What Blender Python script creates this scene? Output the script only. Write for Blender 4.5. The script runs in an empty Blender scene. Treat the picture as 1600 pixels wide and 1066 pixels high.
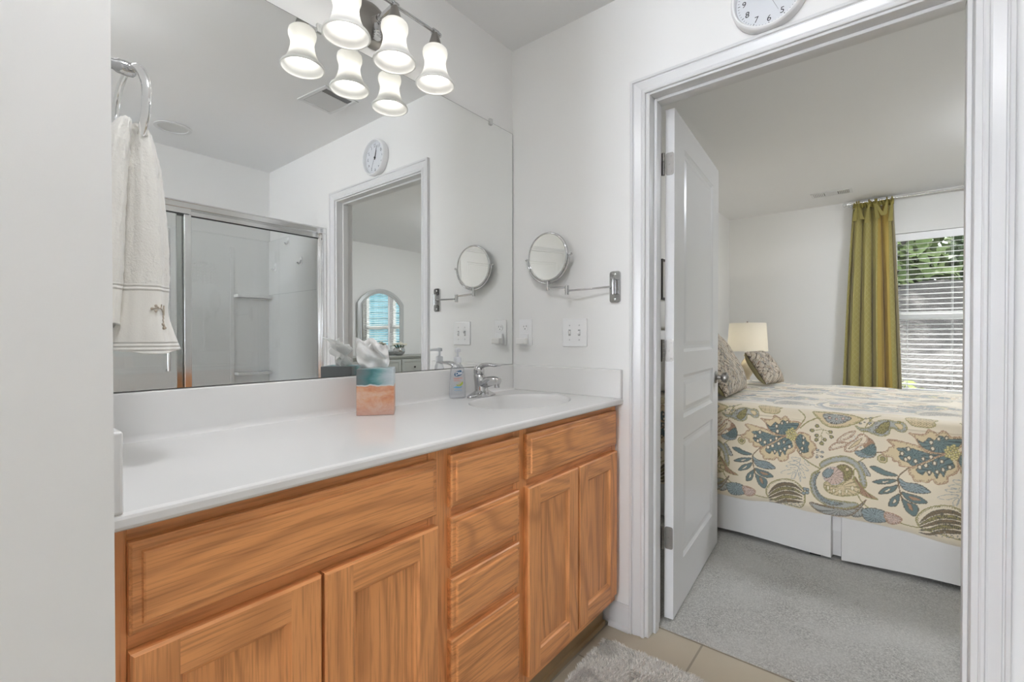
import bpy, bmesh, math, random, json
import numpy as np
from mathutils import Vector, Matrix

random.seed(7)
rng = np.random.default_rng(11)
SC = bpy.context.scene
COL = SC.collection
PI = math.pi

# ---------------------------------------------------------------- camera
F_PX, YAW, PITCH = 722.6128, 0.6812, -0.0087
CAM = Vector((-1.6594, -1.3429, 1.1299))
fw = Vector((math.cos(YAW) * math.cos(PITCH), math.sin(YAW) * math.cos(PITCH), math.sin(PITCH)))
rt = Vector((math.sin(YAW), -math.cos(YAW), 0))
up = rt.cross(fw)
cd = bpy.data.cameras.new('camera')
cd.sensor_width = 36.0
cd.lens = F_PX * 36.0 / 1600.0
cd.clip_start = 0.02
cd.clip_end = 200
cam = bpy.data.objects.new('camera', cd)
COL.objects.link(cam)
cam.matrix_world = Matrix(((rt.x, up.x, -fw.x, CAM.x), (rt.y, up.y, -fw.y, CAM.y), (rt.z, up.z, -fw.z, CAM.z), (0, 0, 0, 1)))
SC.camera = cam

# ---------------------------------------------------------------- sky, exposure
W = bpy.data.worlds.new('sky')
SC.world = W
W.use_nodes = True
nt = W.node_tree
bg = nt.nodes['Background']
sky = nt.nodes.new('ShaderNodeTexSky')
sky.sky_type = 'HOSEK_WILKIE'
sky.turbidity = 5.0
sky.sun_direction = Vector((-0.5, -0.45, 0.75)).normalized()
mixw = nt.nodes.new('ShaderNodeMixRGB')
mixw.inputs['Fac'].default_value = 0.72
mixw.inputs['Color2'].default_value = (0.95, 0.98, 1.0, 1)
nt.links.new(sky.outputs[0], mixw.inputs['Color1'])
nt.links.new(mixw.outputs[0], bg.inputs['Color'])
bg.inputs['Strength'].default_value = 9.0
sd = bpy.data.lights.new('sun', 'SUN')
sd.energy = 22.0
sd.angle = math.radians(2.0)
sd.color = (1.0, .97, .92)
so_l = bpy.data.objects.new('sun', sd)
COL.objects.link(so_l)
so_l.rotation_euler = Vector((-math.cos(math.radians(50)) * .94, -math.cos(math.radians(50)) * .34, -math.sin(math.radians(50)))).to_track_quat('-Z', 'Y').to_euler()
SC.view_settings.view_transform = 'Standard'
SC.view_settings.look = 'None'
SC.view_settings.gamma = 1.0
SC.view_settings.use_curve_mapping = False
SC.view_settings.exposure = 0.22
SC.cycles.max_bounces = 14
SC.cycles.diffuse_bounces = 8
SC.cycles.glossy_bounces = 8
SC.cycles.transparent_max_bounces = 24
SC.cycles.sample_clamp_indirect = 6.0

# lamp strengths (each lamp's light is built with the lamp)
BULB = 7.5           # vanity bulbs
BATH_FILL = 44.0       # added out-of-view dome that fills the bathroom with light
BED_FILL = 58.0       # added out-of-view dome that fills the bedroom with light
FILL_PANE = 30.0       # added out-of-view glowing pane, lights the bathroom from the left
TABLE_BULB = 120.0     # bedside lamp

# ---------------------------------------------------------------- helpers: objects
WM = {}               # world matrix of every Empty / mesh that can have children


def tag(o, label=None, cat=None, group=None, kind=None):
    if label:
        o['label'] = label
    if cat:
        o['category'] = cat
    if group:
        o['group'] = group
    if kind:
        o['kind'] = kind
    return o


def thing(name, label, cat, loc=(0, 0, 0), rotz=0.0, group=None, kind=None):
    o = bpy.data.objects.new(name, None)
    o.empty_display_size = 0.05
    COL.objects.link(o)
    o.location = loc
    o.rotation_euler = (0, 0, rotz)
    WM[o.name] = Matrix.Translation(Vector(loc)) @ Matrix.Rotation(rotz, 4, 'Z')
    return tag(o, label, cat, group, kind)


def dup(root, loc=None, rotz=None, label=None):
    r = root.copy()
    COL.objects.link(r)
    if loc is not None:
        r.location = loc
    if rotz is not None:
        r.rotation_euler = (0, 0, rotz)
    if label:
        r['label'] = label
    for ch in list(root.children):
        c = ch.copy()
        COL.objects.link(c)
        c.parent = r
        for g in list(ch.children):
            d = g.copy()
            COL.objects.link(d)
            d.parent = c
    return r


class MB:
    """collects one mesh"""

    def __init__(s):
        s.v, s.f, s.m = [], [], []

    def add(s, vs, fs, mi=0, mat=None):
        b = len(s.v)
        if mat is not None:
            vs = [tuple(mat @ Vector(p)) for p in vs]
        s.v += [tuple(p) for p in vs]
        s.f += [tuple(i + b for i in f) for f in fs]
        s.m += [mi] * len(fs)
        return s

    def box(s, x0, x1, y0, y1, z0, z1, mi=0, mat=None):
        x0, x1 = min(x0, x1), max(x0, x1)
        y0, y1 = min(y0, y1), max(y0, y1)
        z0, z1 = min(z0, z1), max(z0, z1)
        v = [(x0, y0, z0), (x1, y0, z0), (x1, y1, z0), (x0, y1, z0), (x0, y0, z1), (x1, y0, z1), (x1, y1, z1), (x0, y1, z1)]
        f = [(3, 2, 1, 0), (4, 5, 6, 7), (0, 1, 5, 4), (1, 2, 6, 5), (2, 3, 7, 6), (3, 0, 4, 7)]
        return s.add(v, f, mi, mat)

    def lathe(s, prof, n=32, mi=0, mat=None, closed=False, cap=True):
        vs, fs = [], []
        k = len(prof)
        for r, z in prof:
            for i in range(n):
                a = 2 * PI * i / n
                vs.append((r * math.cos(a), r * math.sin(a), z))
        rows = k if closed else k - 1
        for j in range(rows):
            for i in range(n):
                a, b = j * n + i, j * n + (i + 1) % n
                j2 = (j + 1) % k
                fs.append((a, b, j2 * n + (i + 1) % n, j2 * n + i))
        if cap and not closed:
            fs.append(tuple(range(n - 1, -1, -1)))
            fs.append(tuple((k - 1) * n + i for i in range(n)))
        return s.add(vs, fs, mi, mat)

    def tube(s, pts, r, n=10, mi=0, mat=None, closed=False, flat=1.0):
        pts = [Vector(p) for p in pts]
        k = len(pts)
        rs = list(r) if hasattr(r, '__len__') else [r] * k
        vs, fs = [], []
        T0 = None
        N = None
        for i, p in enumerate(pts):
            if closed:
                T = pts[(i + 1) % k] - pts[(i - 1) % k]
            else:
                T = pts[min(i + 1, k - 1)] - pts[max(i - 1, 0)]
            T.normalize()
            if N is None:
                N = T.orthogonal().normalized()
            else:
                N = (N - T * N.dot(T))
                N = N.normalized() if N.length > 1e-6 else T.orthogonal().normalized()
            B = T.cross(N)
            for j in range(n):
                a = 2 * PI * j / n
                vs.append(tuple(p + (N * math.cos(a) * flat + B * math.sin(a)) * rs[i]))
        for i in range(k if closed else k - 1):
            for j in range(n):
                i2 = (i + 1) % k
                fs.append((i * n + j, i * n + (j + 1) % n, i2 * n + (j + 1) % n, i2 * n + j))
        if not closed:
            fs.append(tuple(range(n - 1, -1, -1)))
            fs.append(tuple((k - 1) * n + j for j in range(n)))
        return s.add(vs, fs, mi, mat)

    def grid(s, fn, nu, nv, mi=0, mat=None, cu=False, cv=False):
        vs = [fn(i / (nu if cu else nu - 1), j / (nv if cv else nv - 1)) for j in range(nv) for i in range(nu)]
        fs = []
        for j in range(nv if cv else nv - 1):
            for i in range(nu if cu else nu - 1):
                i2, j2 = (i + 1) % nu, (j + 1) % nv
                fs.append((j * nu + i, j * nu + i2, j2 * nu + i2, j2 * nu + i))
        return s.add(vs, fs, mi, mat)

    def rings(s, rings, mi=0, cap0=True, cap1=True, mat=None):
        n = len(rings[0])
        vs = [p for r in rings for p in r]
        fs = []
        for j in range(len(rings) - 1):
            for i in range(n):
                fs.append((j * n + i, j * n + (i + 1) % n, (j + 1) * n + (i + 1) % n, (j + 1) * n + i))
        if cap0:
            fs.append(tuple(range(n - 1, -1, -1)))
        if cap1:
            fs.append(tuple((len(rings) - 1) * n + i for i in range(n)))
        return s.add(vs, fs, mi, mat)

    def prism(s, poly, d0, d1, plane='xz', mi=0, mat=None):
        def P(a, b, d):
            return {'xz': (a, d, b), 'yz': (d, a, b), 'xy': (a, b, d)}[plane]
        return s.rings([[P(a, b, d0) for a, b in poly], [P(a, b, d1) for a, b in poly]], mi, mat=mat)

    def sphere(s, c, r, n=16, m=10, mi=0, sx=1, sy=1, sz=1):
        prof = [(r * math.sin(PI * (j + .001) / (m - 1 + .002)), -r * math.cos(PI * (j + .001) / (m - 1 + .002))) for j in range(m)]
        M4 = Matrix.Translation(Vector(c)) @ Matrix.Diagonal((sx, sy, sz, 1))
        return s.lathe(prof, n, mi, M4)

    def build(s, name, mats, parent=None, smooth=35, bevel=None, segs=2, solid=None, sub=None, loc=None, label=None, fixn=True, world=True):
        if not isinstance(mats, (list, tuple)):
            mats = [mats]
        vs = s.v
        o = None
        if parent is not None:
            M4 = WM[parent.name]
            if world:
                inv = M4.inverted()
                vs = [tuple(inv @ Vector(p)) for p in vs]
        elif loc is not None:
            M4 = Matrix.Translation(Vector(loc))
            if world:
                L = Vector(loc)
                vs = [(p[0] - L.x, p[1] - L.y, p[2] - L.z) for p in vs]
        else:
            M4 = Matrix.Identity(4)
        me = bpy.data.meshes.new(name)
        me.from_pydata(vs, [], s.f)
        for m_ in mats:
            me.materials.append(m_)
        if len(mats) > 1:
            me.polygons.foreach_set('material_index', s.m)
        me.update()
        if fixn and len(vs) < 60000:
            bm = bmesh.new()
            bm.from_mesh(me)
            bmesh.ops.recalc_face_normals(bm, faces=bm.faces)
            bm.to_mesh(me)
            bm.free()
        if smooth:
            me.polygons.foreach_set('use_smooth', [True] * len(me.polygons))
            if smooth < 180:
                me.set_sharp_from_angle(angle=math.radians(smooth))
        o = bpy.data.objects.new(name, me)
        COL.objects.link(o)
        if parent is not None:
            o.parent = parent
        elif loc is not None:
            o.location = loc
        WM[o.name] = M4
        if bevel:
            b = o.modifiers.new('bevel', 'BEVEL')
            b.width = bevel
            b.segments = segs
            b.limit_method = 'ANGLE'
            b.angle_limit = math.radians(40)
            b.harden_normals = False
        if solid:
            b = o.modifiers.new('solid', 'SOLIDIFY')
            b.thickness = solid
            b.offset = 0
        if sub:
            b = o.modifiers.new('sub', 'SUBSURF')
            b.levels = sub
            b.render_levels = sub
        if label:
            o['label'] = label
        return o


def struct(name, mb, mat, **k):
    o = mb.build(name, mat, **k)
    o['kind'] = 'structure'
    return o


def seg(p, q, n):
    return [tuple(Vector(p).lerp(Vector(q), i / (n - 1))) for i in range(n)]


def spline(P, n=8, closed=False):
    """Catmull-Rom through points (any dimension)"""
    P = [np.array(p, float) for p in P]
    k = len(P)
    out = []
    for i in range(k if closed else k - 1):
        if closed:
            a, b, c, d = P[(i - 1) % k], P[i], P[(i + 1) % k], P[(i + 2) % k]
        else:
            a, b, c, d = P[max(i - 1, 0)], P[i], P[i + 1], P[min(i + 2, k - 1)]
        for j in range(n):
            t = j / n
            out.append(tuple(.5 * ((2 * b) + (-a + c) * t + (2 * a - 5 * b + 4 * c - d) * t * t + (-a + 3 * b - 3 * c + d) * t ** 3)))
    if not closed:
        out.append(tuple(P[-1]))
    return out


def rrect(x0, x1, z0, z1, r, n=5):
    out = []
    for cx, cz, a0 in ((x1 - r, z1 - r, 0), (x0 + r, z1 - r, 90), (x0 + r, z0 + r, 180), (x1 - r, z0 + r, 270)):
        for i in range(n):
            a = math.radians(a0 + 90 * i / (n - 1))
            out.append((cx + r * math.cos(a), cz + r * math.sin(a)))
    return out


# ---------------------------------------------------------------- helpers: materials
class NT:
    def __init__(s, name):
        s.mat = bpy.data.materials.new(name)
        s.mat.use_nodes = True
        s.t = s.mat.node_tree
        s.p = s.t.nodes['Principled BSDF']
        s.out = s.t.nodes['Material Output']

    def n(s, typ, **k):
        nd = s.t.nodes.new('ShaderNode' + typ)
        for a, b in k.items():
            setattr(nd, a, b)
        return nd

    def l(s, a, b):
        s.t.links.new(a, b)

    def val(s, x, sock):
        if hasattr(x, 'is_linked') or hasattr(x, 'links'):
            s.l(x, sock)
        else:
            sock.default_value = x

    def math(s, op, a, b=None, clamp=False):
        nd = s.n('Math', operation=op, use_clamp=clamp)
        s.val(a, nd.inputs[0])
        if b is not None:
            s.val(b, nd.inputs[1])
        return nd.outputs[0]

    def mix(s, f, a, b, mode='MIX'):
        nd = s.n('MixRGB', blend_type=mode)
        s.val(f, nd.inputs[0])
        s.val(a if not isinstance(a, tuple) else (*a, 1)[:4], nd.inputs[1])
        s.val(b if not isinstance(b, tuple) else (*b, 1)[:4], nd.inputs[2])
        return nd.outputs[0]

    def noise(s, vec, scale, detail=3, rough=.5, dist=0.0):
        nd = s.n('TexNoise')
        if vec is not None:
            s.l(vec, nd.inputs['Vector'])
        nd.inputs['Scale'].default_value = scale
        nd.inputs['Detail'].default_value = detail
        nd.inputs['Roughness'].default_value = rough
        nd.inputs['Distortion'].default_value = dist
        return nd.outputs['Fac']

    def ramp(s, f, stops, interp='LINEAR'):
        nd = s.n('ValToRGB')
        nd.color_ramp.interpolation = interp
        el = nd.color_ramp.elements
        while len(el) > 1:
            el.remove(el[-1])
        for i, (p, c) in enumerate(stops):
            e = el[0] if i == 0 else el.new(p)
            e.position = p
            e.color = (*c, 1) if len(c) == 3 else c
        s.l(f, nd.inputs[0])
        return nd.outputs[0]

    def coord(s, kind='Object', scale=None, rand=0.0):
        v = s.n('TexCoord').outputs[kind]
        if rand:
            oi = s.n('ObjectInfo').outputs['Random']
            m = s.math('MULTIPLY', oi, rand)
            c = s.n('CombineXYZ')
            for i in range(3):
                s.l(m, c.inputs[i])
            a = s.n('VectorMath', operation='ADD')
            s.l(v, a.inputs[0])
            s.l(c.outputs[0], a.inputs[1])
            v = a.outputs[0]
        if scale:
            a = s.n('VectorMath', operation='MULTIPLY')
            s.l(v, a.inputs[0])
            a.inputs[1].default_value = scale
            v = a.outputs[0]
        return v

    def xyz(s, v):
        nd = s.n('SeparateXYZ')
        s.l(v, nd.inputs[0])
        return nd.outputs

    def bump(s, h, strength=.3, dist=.002):
        b = s.n('Bump')
        b.inputs['Strength'].default_value = strength
        b.inputs['Distance'].default_value = dist
        s.l(h, b.inputs['Height'])
        s.l(b.outputs[0], s.p.inputs['Normal'])
        return b

    def set(s, color=None, rough=None, metal=None, spec=None, sheen=None, coat=None, **k):
        p = s.p.inputs
        if color is not None:
            if isinstance(color, tuple):
                p['Base Color'].default_value = (*color, 1)[:4]
            else:
                s.l(color, p['Base Color'])
        for key, v in (('Roughness', rough), ('Metallic', metal), ('Specular IOR Level', spec), ('Sheen Weight', sheen), ('Coat Weight', coat)):
            if v is not None:
                s.val(v, p[key])
        return s


def simple(name, color, rough=.5, metal=0.0, spec=.5, **k):
    return NT(name).set(color, rough, metal, spec, **k).mat


def mottled(name, color, rough=.5, scale=40.0, amount=.04, bump=0.0, bscale=300.0, bdist=.001, **k):
    t = NT(name)
    v = t.coord()
    f = t.noise(v, scale, 4)
    c2 = tuple(c * (1 - amount * 2) for c in color)
    t.set(t.mix(f, color, c2), rough, **k)
    if bump:
        t.bump(t.noise(v, bscale, 2), bump, bdist)
    return t.mat


def emit(name, color, strength):
    t = NT(name)
    t.p.inputs['Base Color'].default_value = (*color, 1)
    t.p.inputs['Emission Color'].default_value = (*color, 1)
    t.p.inputs['Emission Strength'].default_value = strength
    return t.mat


def clear_glass(name, tint=(1, 1, 1), refl=1.0, rough=0.0):
    """thin architectural pane: transparent with fresnel reflection"""
    t = NT(name)
    tr = t.n('BsdfTransparent')
    tr.inputs[0].default_value = (*tint, 1)
    gl = t.n('BsdfGlossy')
    gl.inputs['Roughness'].default_value = rough
    fr = t.n('Fresnel')
    fr.inputs['IOR'].default_value = 1.5
    m = t.n('MixShader')
    t.l(t.math('MULTIPLY', fr.outputs[0], refl, True), m.inputs[0])
    t.l(tr.outputs[0], m.inputs[1])
    t.l(gl.outputs[0], m.inputs[2])
    t.l(m.outputs[0], t.out.inputs['Surface'])
    return t.mat


def translucent(name, color, mixf=.5, rough=.3, gloss=.04):
    t = NT(name)
    d = t.n('BsdfDiffuse')
    d.inputs[0].default_value = (*color, 1)
    r = t.n('BsdfTranslucent')
    r.inputs[0].default_value = (*color, 1)
    m = t.n('MixShader')
    m.inputs[0].default_value = mixf
    t.l(d.outputs[0], m.inputs[1])
    t.l(r.outputs[0], m.inputs[2])
    g = t.n('BsdfGlossy')
    g.inputs['Roughness'].default_value = rough
    m2 = t.n('MixShader')
    m2.inputs[0].default_value = gloss
    t.l(m.outputs[0], m2.inputs[1])
    t.l(g.outputs[0], m2.inputs[2])
    t.l(m2.outputs[0], t.out.inputs['Surface'])
    return t.mat


def oak(name, axis):
    """oak with nested cathedral rings; axis = direction of the grain"""
    t = NT(name)
    al, ac = 1.5, 9.0
    sc = {'x': (al, ac, ac), 'z': (ac, ac, al)}[axis]
    v = t.coord('Object', None, 9.0)
    a = t.n('VectorMath', operation='MULTIPLY')
    t.l(v, a.inputs[0])
    a.inputs[1].default_value = sc
    v1 = a.outputs[0]
    big = t.noise(v1, .62, 1.5, .4, .35)
    ring = t.math('SINE', t.math('MULTIPLY', big, 88.0))
    ring = t.math('MULTIPLY_ADD', ring, .5)
    t.t.nodes[-1].inputs[2].default_value = .5
    ring = t.math('POWER', ring, 3.0)
    b = t.n('VectorMath', operation='MULTIPLY')
    t.l(v, b.inputs[0])
    b.inputs[1].default_value = {'x': (7, 230, 230), 'z': (230, 230, 7)}[axis]
    pores = t.noise(b.outputs[0], 1.0, 3, .6)
    pores = t.ramp(pores, [(.36, (1, 1, 1)), (.52, (0, 0, 0))])
    tone = t.noise(v1, .35, 2)
    base = t.mix(tone, (.84, .385, .145), (.73, .315, .112))
    c = t.mix(t.math('MULTIPLY', ring, .5), base, (.42, .165, .055))
    c = t.mix(t.math('MULTIPLY', pores, .42), c, (.30, .11, .035))
    t.set(c, .42, 0, .4)
    t.p.inputs['Coat Weight'].default_value = .15
    t.p.inputs['Coat Roughness'].default_value = .25
    t.bump(pores, -.08, .0006)
    return t.mat

# ---------------------------------------------------------------- materials
M_wall = mottled('wall_paint_bath', (.83, .825, .81), .65, 3, .01, .06, 500, .0006)
M_wallb = mottled('wall_paint_bedroom', (.82, .815, .79), .7, 3, .01, .06, 500, .0006)
M_ceil = mottled('ceiling_paint', (.83, .83, .83), .85, 3, .01, .08, 400, .0008)
M_trim = simple('white_trim_paint', (.70, .70, .70), .28, 0, .5)
M_white = simple('white_plastic', (.86, .86, .86), .3)
M_marble = simple('cultured_marble_white', (.80, .79, .775), .12, 0, .5)
M_chrome = simple('polished_chrome', (.60, .60, .605), .05, 1.0)
M_satin = simple('brushed_nickel', (.33, .315, .295), .36, 1.0)
M_alu = simple('bright_aluminium', (.86, .86, .86), .16, 1.0)
M_black = simple('black_plastic', (.012, .012, .012), .4)
M_mirror = simple('silvered_mirror', (.93, .94, .93), .0, 1.0)
M_dark_edge = simple('dark_mirror_edge', (.03, .03, .028), .5)
M_glass = clear_glass('shower_glass', (.90, .91, .905), 1.0)
M_pane = clear_glass('window_glass', (.97, .98, .98), .8)
M_clip = simple('clear_plastic', (.66, .66, .64), .12)
M_surround = mottled('acrylic_surround', (.84, .84, .83), .14, 4, .01)
M_oakx, M_oakz = oak('oak_grain_across', 'x'), oak('oak_grain_upright', 'z')
M_bulb = emit('lit_bulb', (1.0, .96, .90), BULB)
M_shade = translucent('frosted_glass_shade', (.84, .84, .83), .42, .25, .05)
M_lampshade = translucent('linen_lampshade', (.82, .80, .74), .45, .6, .0)


def tile_mat():
    t = NT('beige_floor_tile')
    v = t.coord()
    x = t.xyz(v)
    S, G = .33, .0035
    fx = t.math('ABSOLUTE', t.math('SUBTRACT', t.math('FRACT', t.math('DIVIDE', t.math('SUBTRACT', x[0], .09), S)), .5))
    fy = t.math('ABSOLUTE', t.math('SUBTRACT', t.math('FRACT', t.math('DIVIDE', t.math('ADD', x[1], .8235), S)), .5))
    g = t.math('GREATER_THAN', t.math('MAXIMUM', fx, fy), .5 - G / S)
    n1 = t.noise(v, 5, 4, .6)
    c = t.mix(n1, (.54, .475, .36), (.41, .355, .26))
    c = t.mix(t.math('MULTIPLY', t.noise(v, 40, 3), .3), c, (.55, .50, .42))
    c = t.mix(g, c, (.30, .26, .20))
    t.set(c, .35, 0, .4)
    t.bump(t.math('SUBTRACT', 1.0, g), .4, .002)
    return t.mat


def carpet_mat():
    t = NT('grey_cut_pile_carpet')
    v = t.coord()
    n1 = t.noise(v, 190, 3, .75)
    n2 = t.noise(v, 4.5, 4, .55, .4)
    c = t.ramp(n1, [(.30, (.20, .195, .175)), (.50, (.45, .44, .405)), (.68, (.72, .71, .665))])
    c = t.mix(t.ramp(n2, [(.38, (0, 0, 0)), (.62, (.55, .55, .55))]), c, (.58, .57, .535))
    t.set(c, .95, 0, .1, sheen=.3)
    t.bump(n1, .8, .006)
    return t.mat


M_tile, M_carpet = tile_mat(), carpet_mat()

# ---------------------------------------------------------------- setting: shell
H = 2.44
YL, YR, ZD = -.655, -1.513, 2.028        # doorway: jamb faces and head
YS, XW = -2.504, -6.6                    # back and far walls of the bathroom
XB, YN, YB = 3.914, .034, -4.33          # bedroom window wall, headboard wall, dresser wall
struct('floor', MB().box(-6.7, .095, -2.62, .0, -.12, 0), M_tile)
struct('floor_bedroom', MB().box(.095, 4.06, -4.45, .15, -.12, .008), M_carpet)
struct('ceiling', MB().box(-6.7, .058, -2.62, .115, H, H + .1), M_ceil)
struct('ceiling_bedroom', MB().box(.058, 4.06, -4.45, .15, H, H + .1), M_ceil)
struct('wall_mirror_side', MB().box(-6.7, 0, 0, .115, 0, H), M_wall)
struct('wall_wing', MB().box(-1.668, -1.526, -.6, 0, 0, H), M_wall)
struct('wall_shower_side', MB().box(-6.7, 0, -2.62, YS, 0, H), M_wall)
FY0, FY1, FZ0, FZ1 = -1.50, -.15, .85, 2.15
w = MB()
w.box(-6.7, XW, YS, FY0, 0, H)
w.box(-6.7, XW, FY1, 0, 0, H)
w.box(-6.7, XW, FY0, FY1, 0, FZ0)
w.box(-6.7, XW, FY0, FY1, FZ1, H)
struct('wall_far', w, M_wall)
wn = thing('window_3', None, None, (-6.65, -1.1, FZ0), kind='structure')  # added glowing window, never in view, there to light the bathroom
w = MB()
w.box(-6.68, -6.62, FY0, FY0 + .05, FZ0, FZ1)
w.box(-6.68, -6.62, FY1 - .05, FY1, FZ0, FZ1)
w.box(-6.68, -6.62, FY0 + .05, FY1 - .05, FZ0, FZ0 + .05)
w.box(-6.68, -6.62, FY0 + .05, FY1 - .05, FZ1 - .05, FZ1)
w.box(-6.68, -6.625, -.845, -.805, FZ0 + .05, FZ1 - .05)
w.build('window_frame', simple('white_window_vinyl', (.86, .86, .86), .35), wn, smooth=0)
MB().box(-6.656, -6.646, FY0 + .045, FY1 - .045, FZ0 + .045, FZ1 - .045).build('fill_pane', emit('daylit_far_glass', (.93, .98, 1.08), FILL_PANE), wn, smooth=0)


w = MB()
for xa, xb, mi in ((0, .0575, 0), (.0575, .115, 1)):
    w.box(xa, xb, YL + .018, .15, 0, H, mi)
    w.box(xa, xb, -4.45, YR - .018, 0, H, mi)
    w.box(xa, xb, YR - .018, YL + .018, ZD + .018, H, mi)
struct('wall_doorway', w, [M_wall, M_wallb], fixn=False)
struct('wall_light_block', MB().box(-3.95, -3.83, YS, -1.72, 0, H), M_wall)  # added unseen partition that keeps the pane's light off the closed door
struct('wall_headboard', MB().box(.115, 4.06, YN, .15, 0, H), M_wallb)
struct('wall_dresser', MB().box(.115, 4.06, -4.45, YB, 0, H), M_wallb)
WY0, WY1, WZ0, WZ1 = -3.12, -1.37, .60, 2.083
w = MB()
w.box(XB, 4.06, WY1, YN, 0, H)
w.box(XB, 4.06, YB, WY0, 0, H)
w.box(XB, 4.06, WY0, WY1, 0, WZ0)
w.box(XB, 4.06, WY0, WY1, WZ1, H)
struct('wall_window_side', w, M_wallb)


# door casing with a moulded profile, mitred at the corners
PROF = [(0, 0), (0, .010), (.004, .0125), (.010, .0125), (.013, .009), (.017, .0085), (.030, .0120), (.040, .0150), (.0425, .0125), (.045, .0125), (.047, .018), (.055, .018), (.057, .016), (.057, 0)]


def casing(name, yl, yr, zt, xf, sx):
    rows = [[(xf + sx * t, yl + w_, 0) for w_, t in PROF], [(xf + sx * t, yl + w_, zt + w_) for w_, t in PROF],
            [(xf + sx * t, yr - w_, zt + w_) for w_, t in PROF], [(xf + sx * t, yr - w_, 0) for w_, t in PROF]]
    struct(name, MB().rings(rows), M_trim, smooth=0)


casing('trim_1', -.641, -1.527, ZD + .008, 0, -1)
casing('trim_2', -.641, -1.527, ZD + .008, .115, 1)
j = MB()
j.box(-.001, .117, YL, YL + .018, 0, ZD + .018)
j.box(-.001, .117, YR - .018, YR, 0, ZD + .018)
j.box(-.001, .117, YR, YL, ZD, ZD + .018)
j.box(.042, .078, YL - .011, YL, 0, ZD)
j.box(.042, .078, YR, YR + .011, 0, ZD)
j.box(.042, .078, YR + .011, YL - .011, ZD - .011, ZD)
struct('trim_3', j, M_trim, bevel=.0015, segs=1)


def base_profile(x0, y0, x1, y1, nx, ny, h=.095, t=.013, name='baseboard_a'):
    pr = [(0, 0), (t + .010, 0), (t + .010, .006), (t + .007, .013), (t, .018), (t, h - .025), (t - .004, h - .016), (t - .004, h - .008), (t - .009, h), (0, h)]
    struct(name, MB().rings([[(x0 + nx * a, y0 + ny * a, b) for a, b in pr], [(x1 + nx * a, y1 + ny * a, b) for a, b in pr]]), M_trim, smooth=25)


base_profile(0, -.50, 0, -.585, -1, 0, name='baseboard_bath')
base_profile(.13, YN, XB, YN, 0, -1, name='baseboard_headboard')
base_profile(XB, YB, XB, YN, -1, 0, name='baseboard_window')
base_profile(.13, YB, XB, YB, 0, 1, name='baseboard_dresser')
base_profile(.115, YN, .115, -.583, 1, 0, name='baseboard_doorway')
base_profile(XW, -2.45, XW, -.02, 1, 0, name='baseboard_far')


# ---------------------------------------------------------------- doors
def door_leaf(mb, wd, ht, th, xs, rows, both=True):
    """panelled leaf; local x along the width, y thickness (front at y=0, back at y=th)"""
    zs = [0, ht]
    for a, b in rows:
        zs += [a, b]
    zs = sorted(zs)
    cols = [0, xs[0], xs[1], wd]

    def face(y, s):
        for i in range(3):
            for k in range(len(zs) - 1):
                x0, x1, z0, z1 = cols[i], cols[i + 1], zs[k], zs[k + 1]
                if i == 1 and (z0, z1) in rows:
                    R = []
                    for ins, dp in ((0, 0), (.003, .003), (.013, .0085), (.026, .0085), (.044, .0035), (.047, .003)):
                        R.append([(x0 + ins, y + s * dp, z0 + ins), (x1 - ins, y + s * dp, z0 + ins), (x1 - ins, y + s * dp, z1 - ins), (x0 + ins, y + s * dp, z1 - ins)])
                    mb.rings(R, cap0=False)
                else:
                    mb.add([(x0, y, z0), (x1, y, z0), (x1, y, z1), (x0, y, z1)], [(0, 1, 2, 3)])
    face(0, 1)
    face(th, -1)
    mb.add([(0, 0, 0), (wd, 0, 0), (wd, 0, ht), (0, 0, ht), (0, th, 0), (wd, th, 0), (wd, th, ht), (0, th, ht)],
           [(0, 1, 5, 4), (1, 2, 6, 5), (2, 3, 7, 6), (3, 0, 4, 7)])


def door_paint():
    t = NT('white_door_paint')
    v = t.coord('Object', (60, 60, 2.5))
    n = t.noise(v, 2.0, 3, .6)
    t.set((.74, .74, .74), .3, 0, .5)
    t.bump(n, .12, .0008)
    return t.mat


M_door = door_paint()
ROWS = [(.188, .692), (.777, .957), (1.053, 1.898)]
ang = math.atan2(.062, .84)
d = thing('door_1', 'white three-panel interior door standing open into the bedroom', 'door', (.15, -.694, .014), ang, kind='structure')
lf = MB()
door_leaf(lf, .842, 2.012, .035, (.145, .712), ROWS)
lf.build('door_leaf', M_door, d, smooth=0, world=False, fixn=True)
for zc in (1.797, 1.062, .320):
    h = MB()
    h.add([(-.0022, y, z) for y, z in rrect(.002, .033, zc - .044, zc + .044, .008)] + [(0, y, z) for y, z in rrect(.002, .033, zc - .044, zc + .044, .008)],
          [tuple(range(20))] + [(i, (i + 1) % 20, 20 + (i + 1) % 20, 20 + i) for i in range(20)])
    for dy, dz in ((.012, .03), (.020, 0), (.012, -.03)):
        h.lathe([(.0035, 0), (.003, .0012)], 10, 0, Matrix.Translation((-.0022, dy, zc + dz)) @ Matrix.Rotation(-PI / 2, 4, 'Y'))
    hg = h.build('hinge', M_satin, d, world=False, label='brushed nickel hinge')
    k = MB()
    for q in range(5):
        k.lathe([(.0062, 0), (.0062, .0165)], 14, 0, Matrix.Translation((-.010, .040, zc - .044 + q * .0177)))
    k.add([(-.008, .040, zc - .044), (-.008, .066, zc - .044), (-.008, .066, zc + .044), (-.008, .040, zc + .044)], [(0, 1, 2, 3)])
    k.build('hinge_knuckle', M_satin, hg, world=False)
kn = MB()
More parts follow.
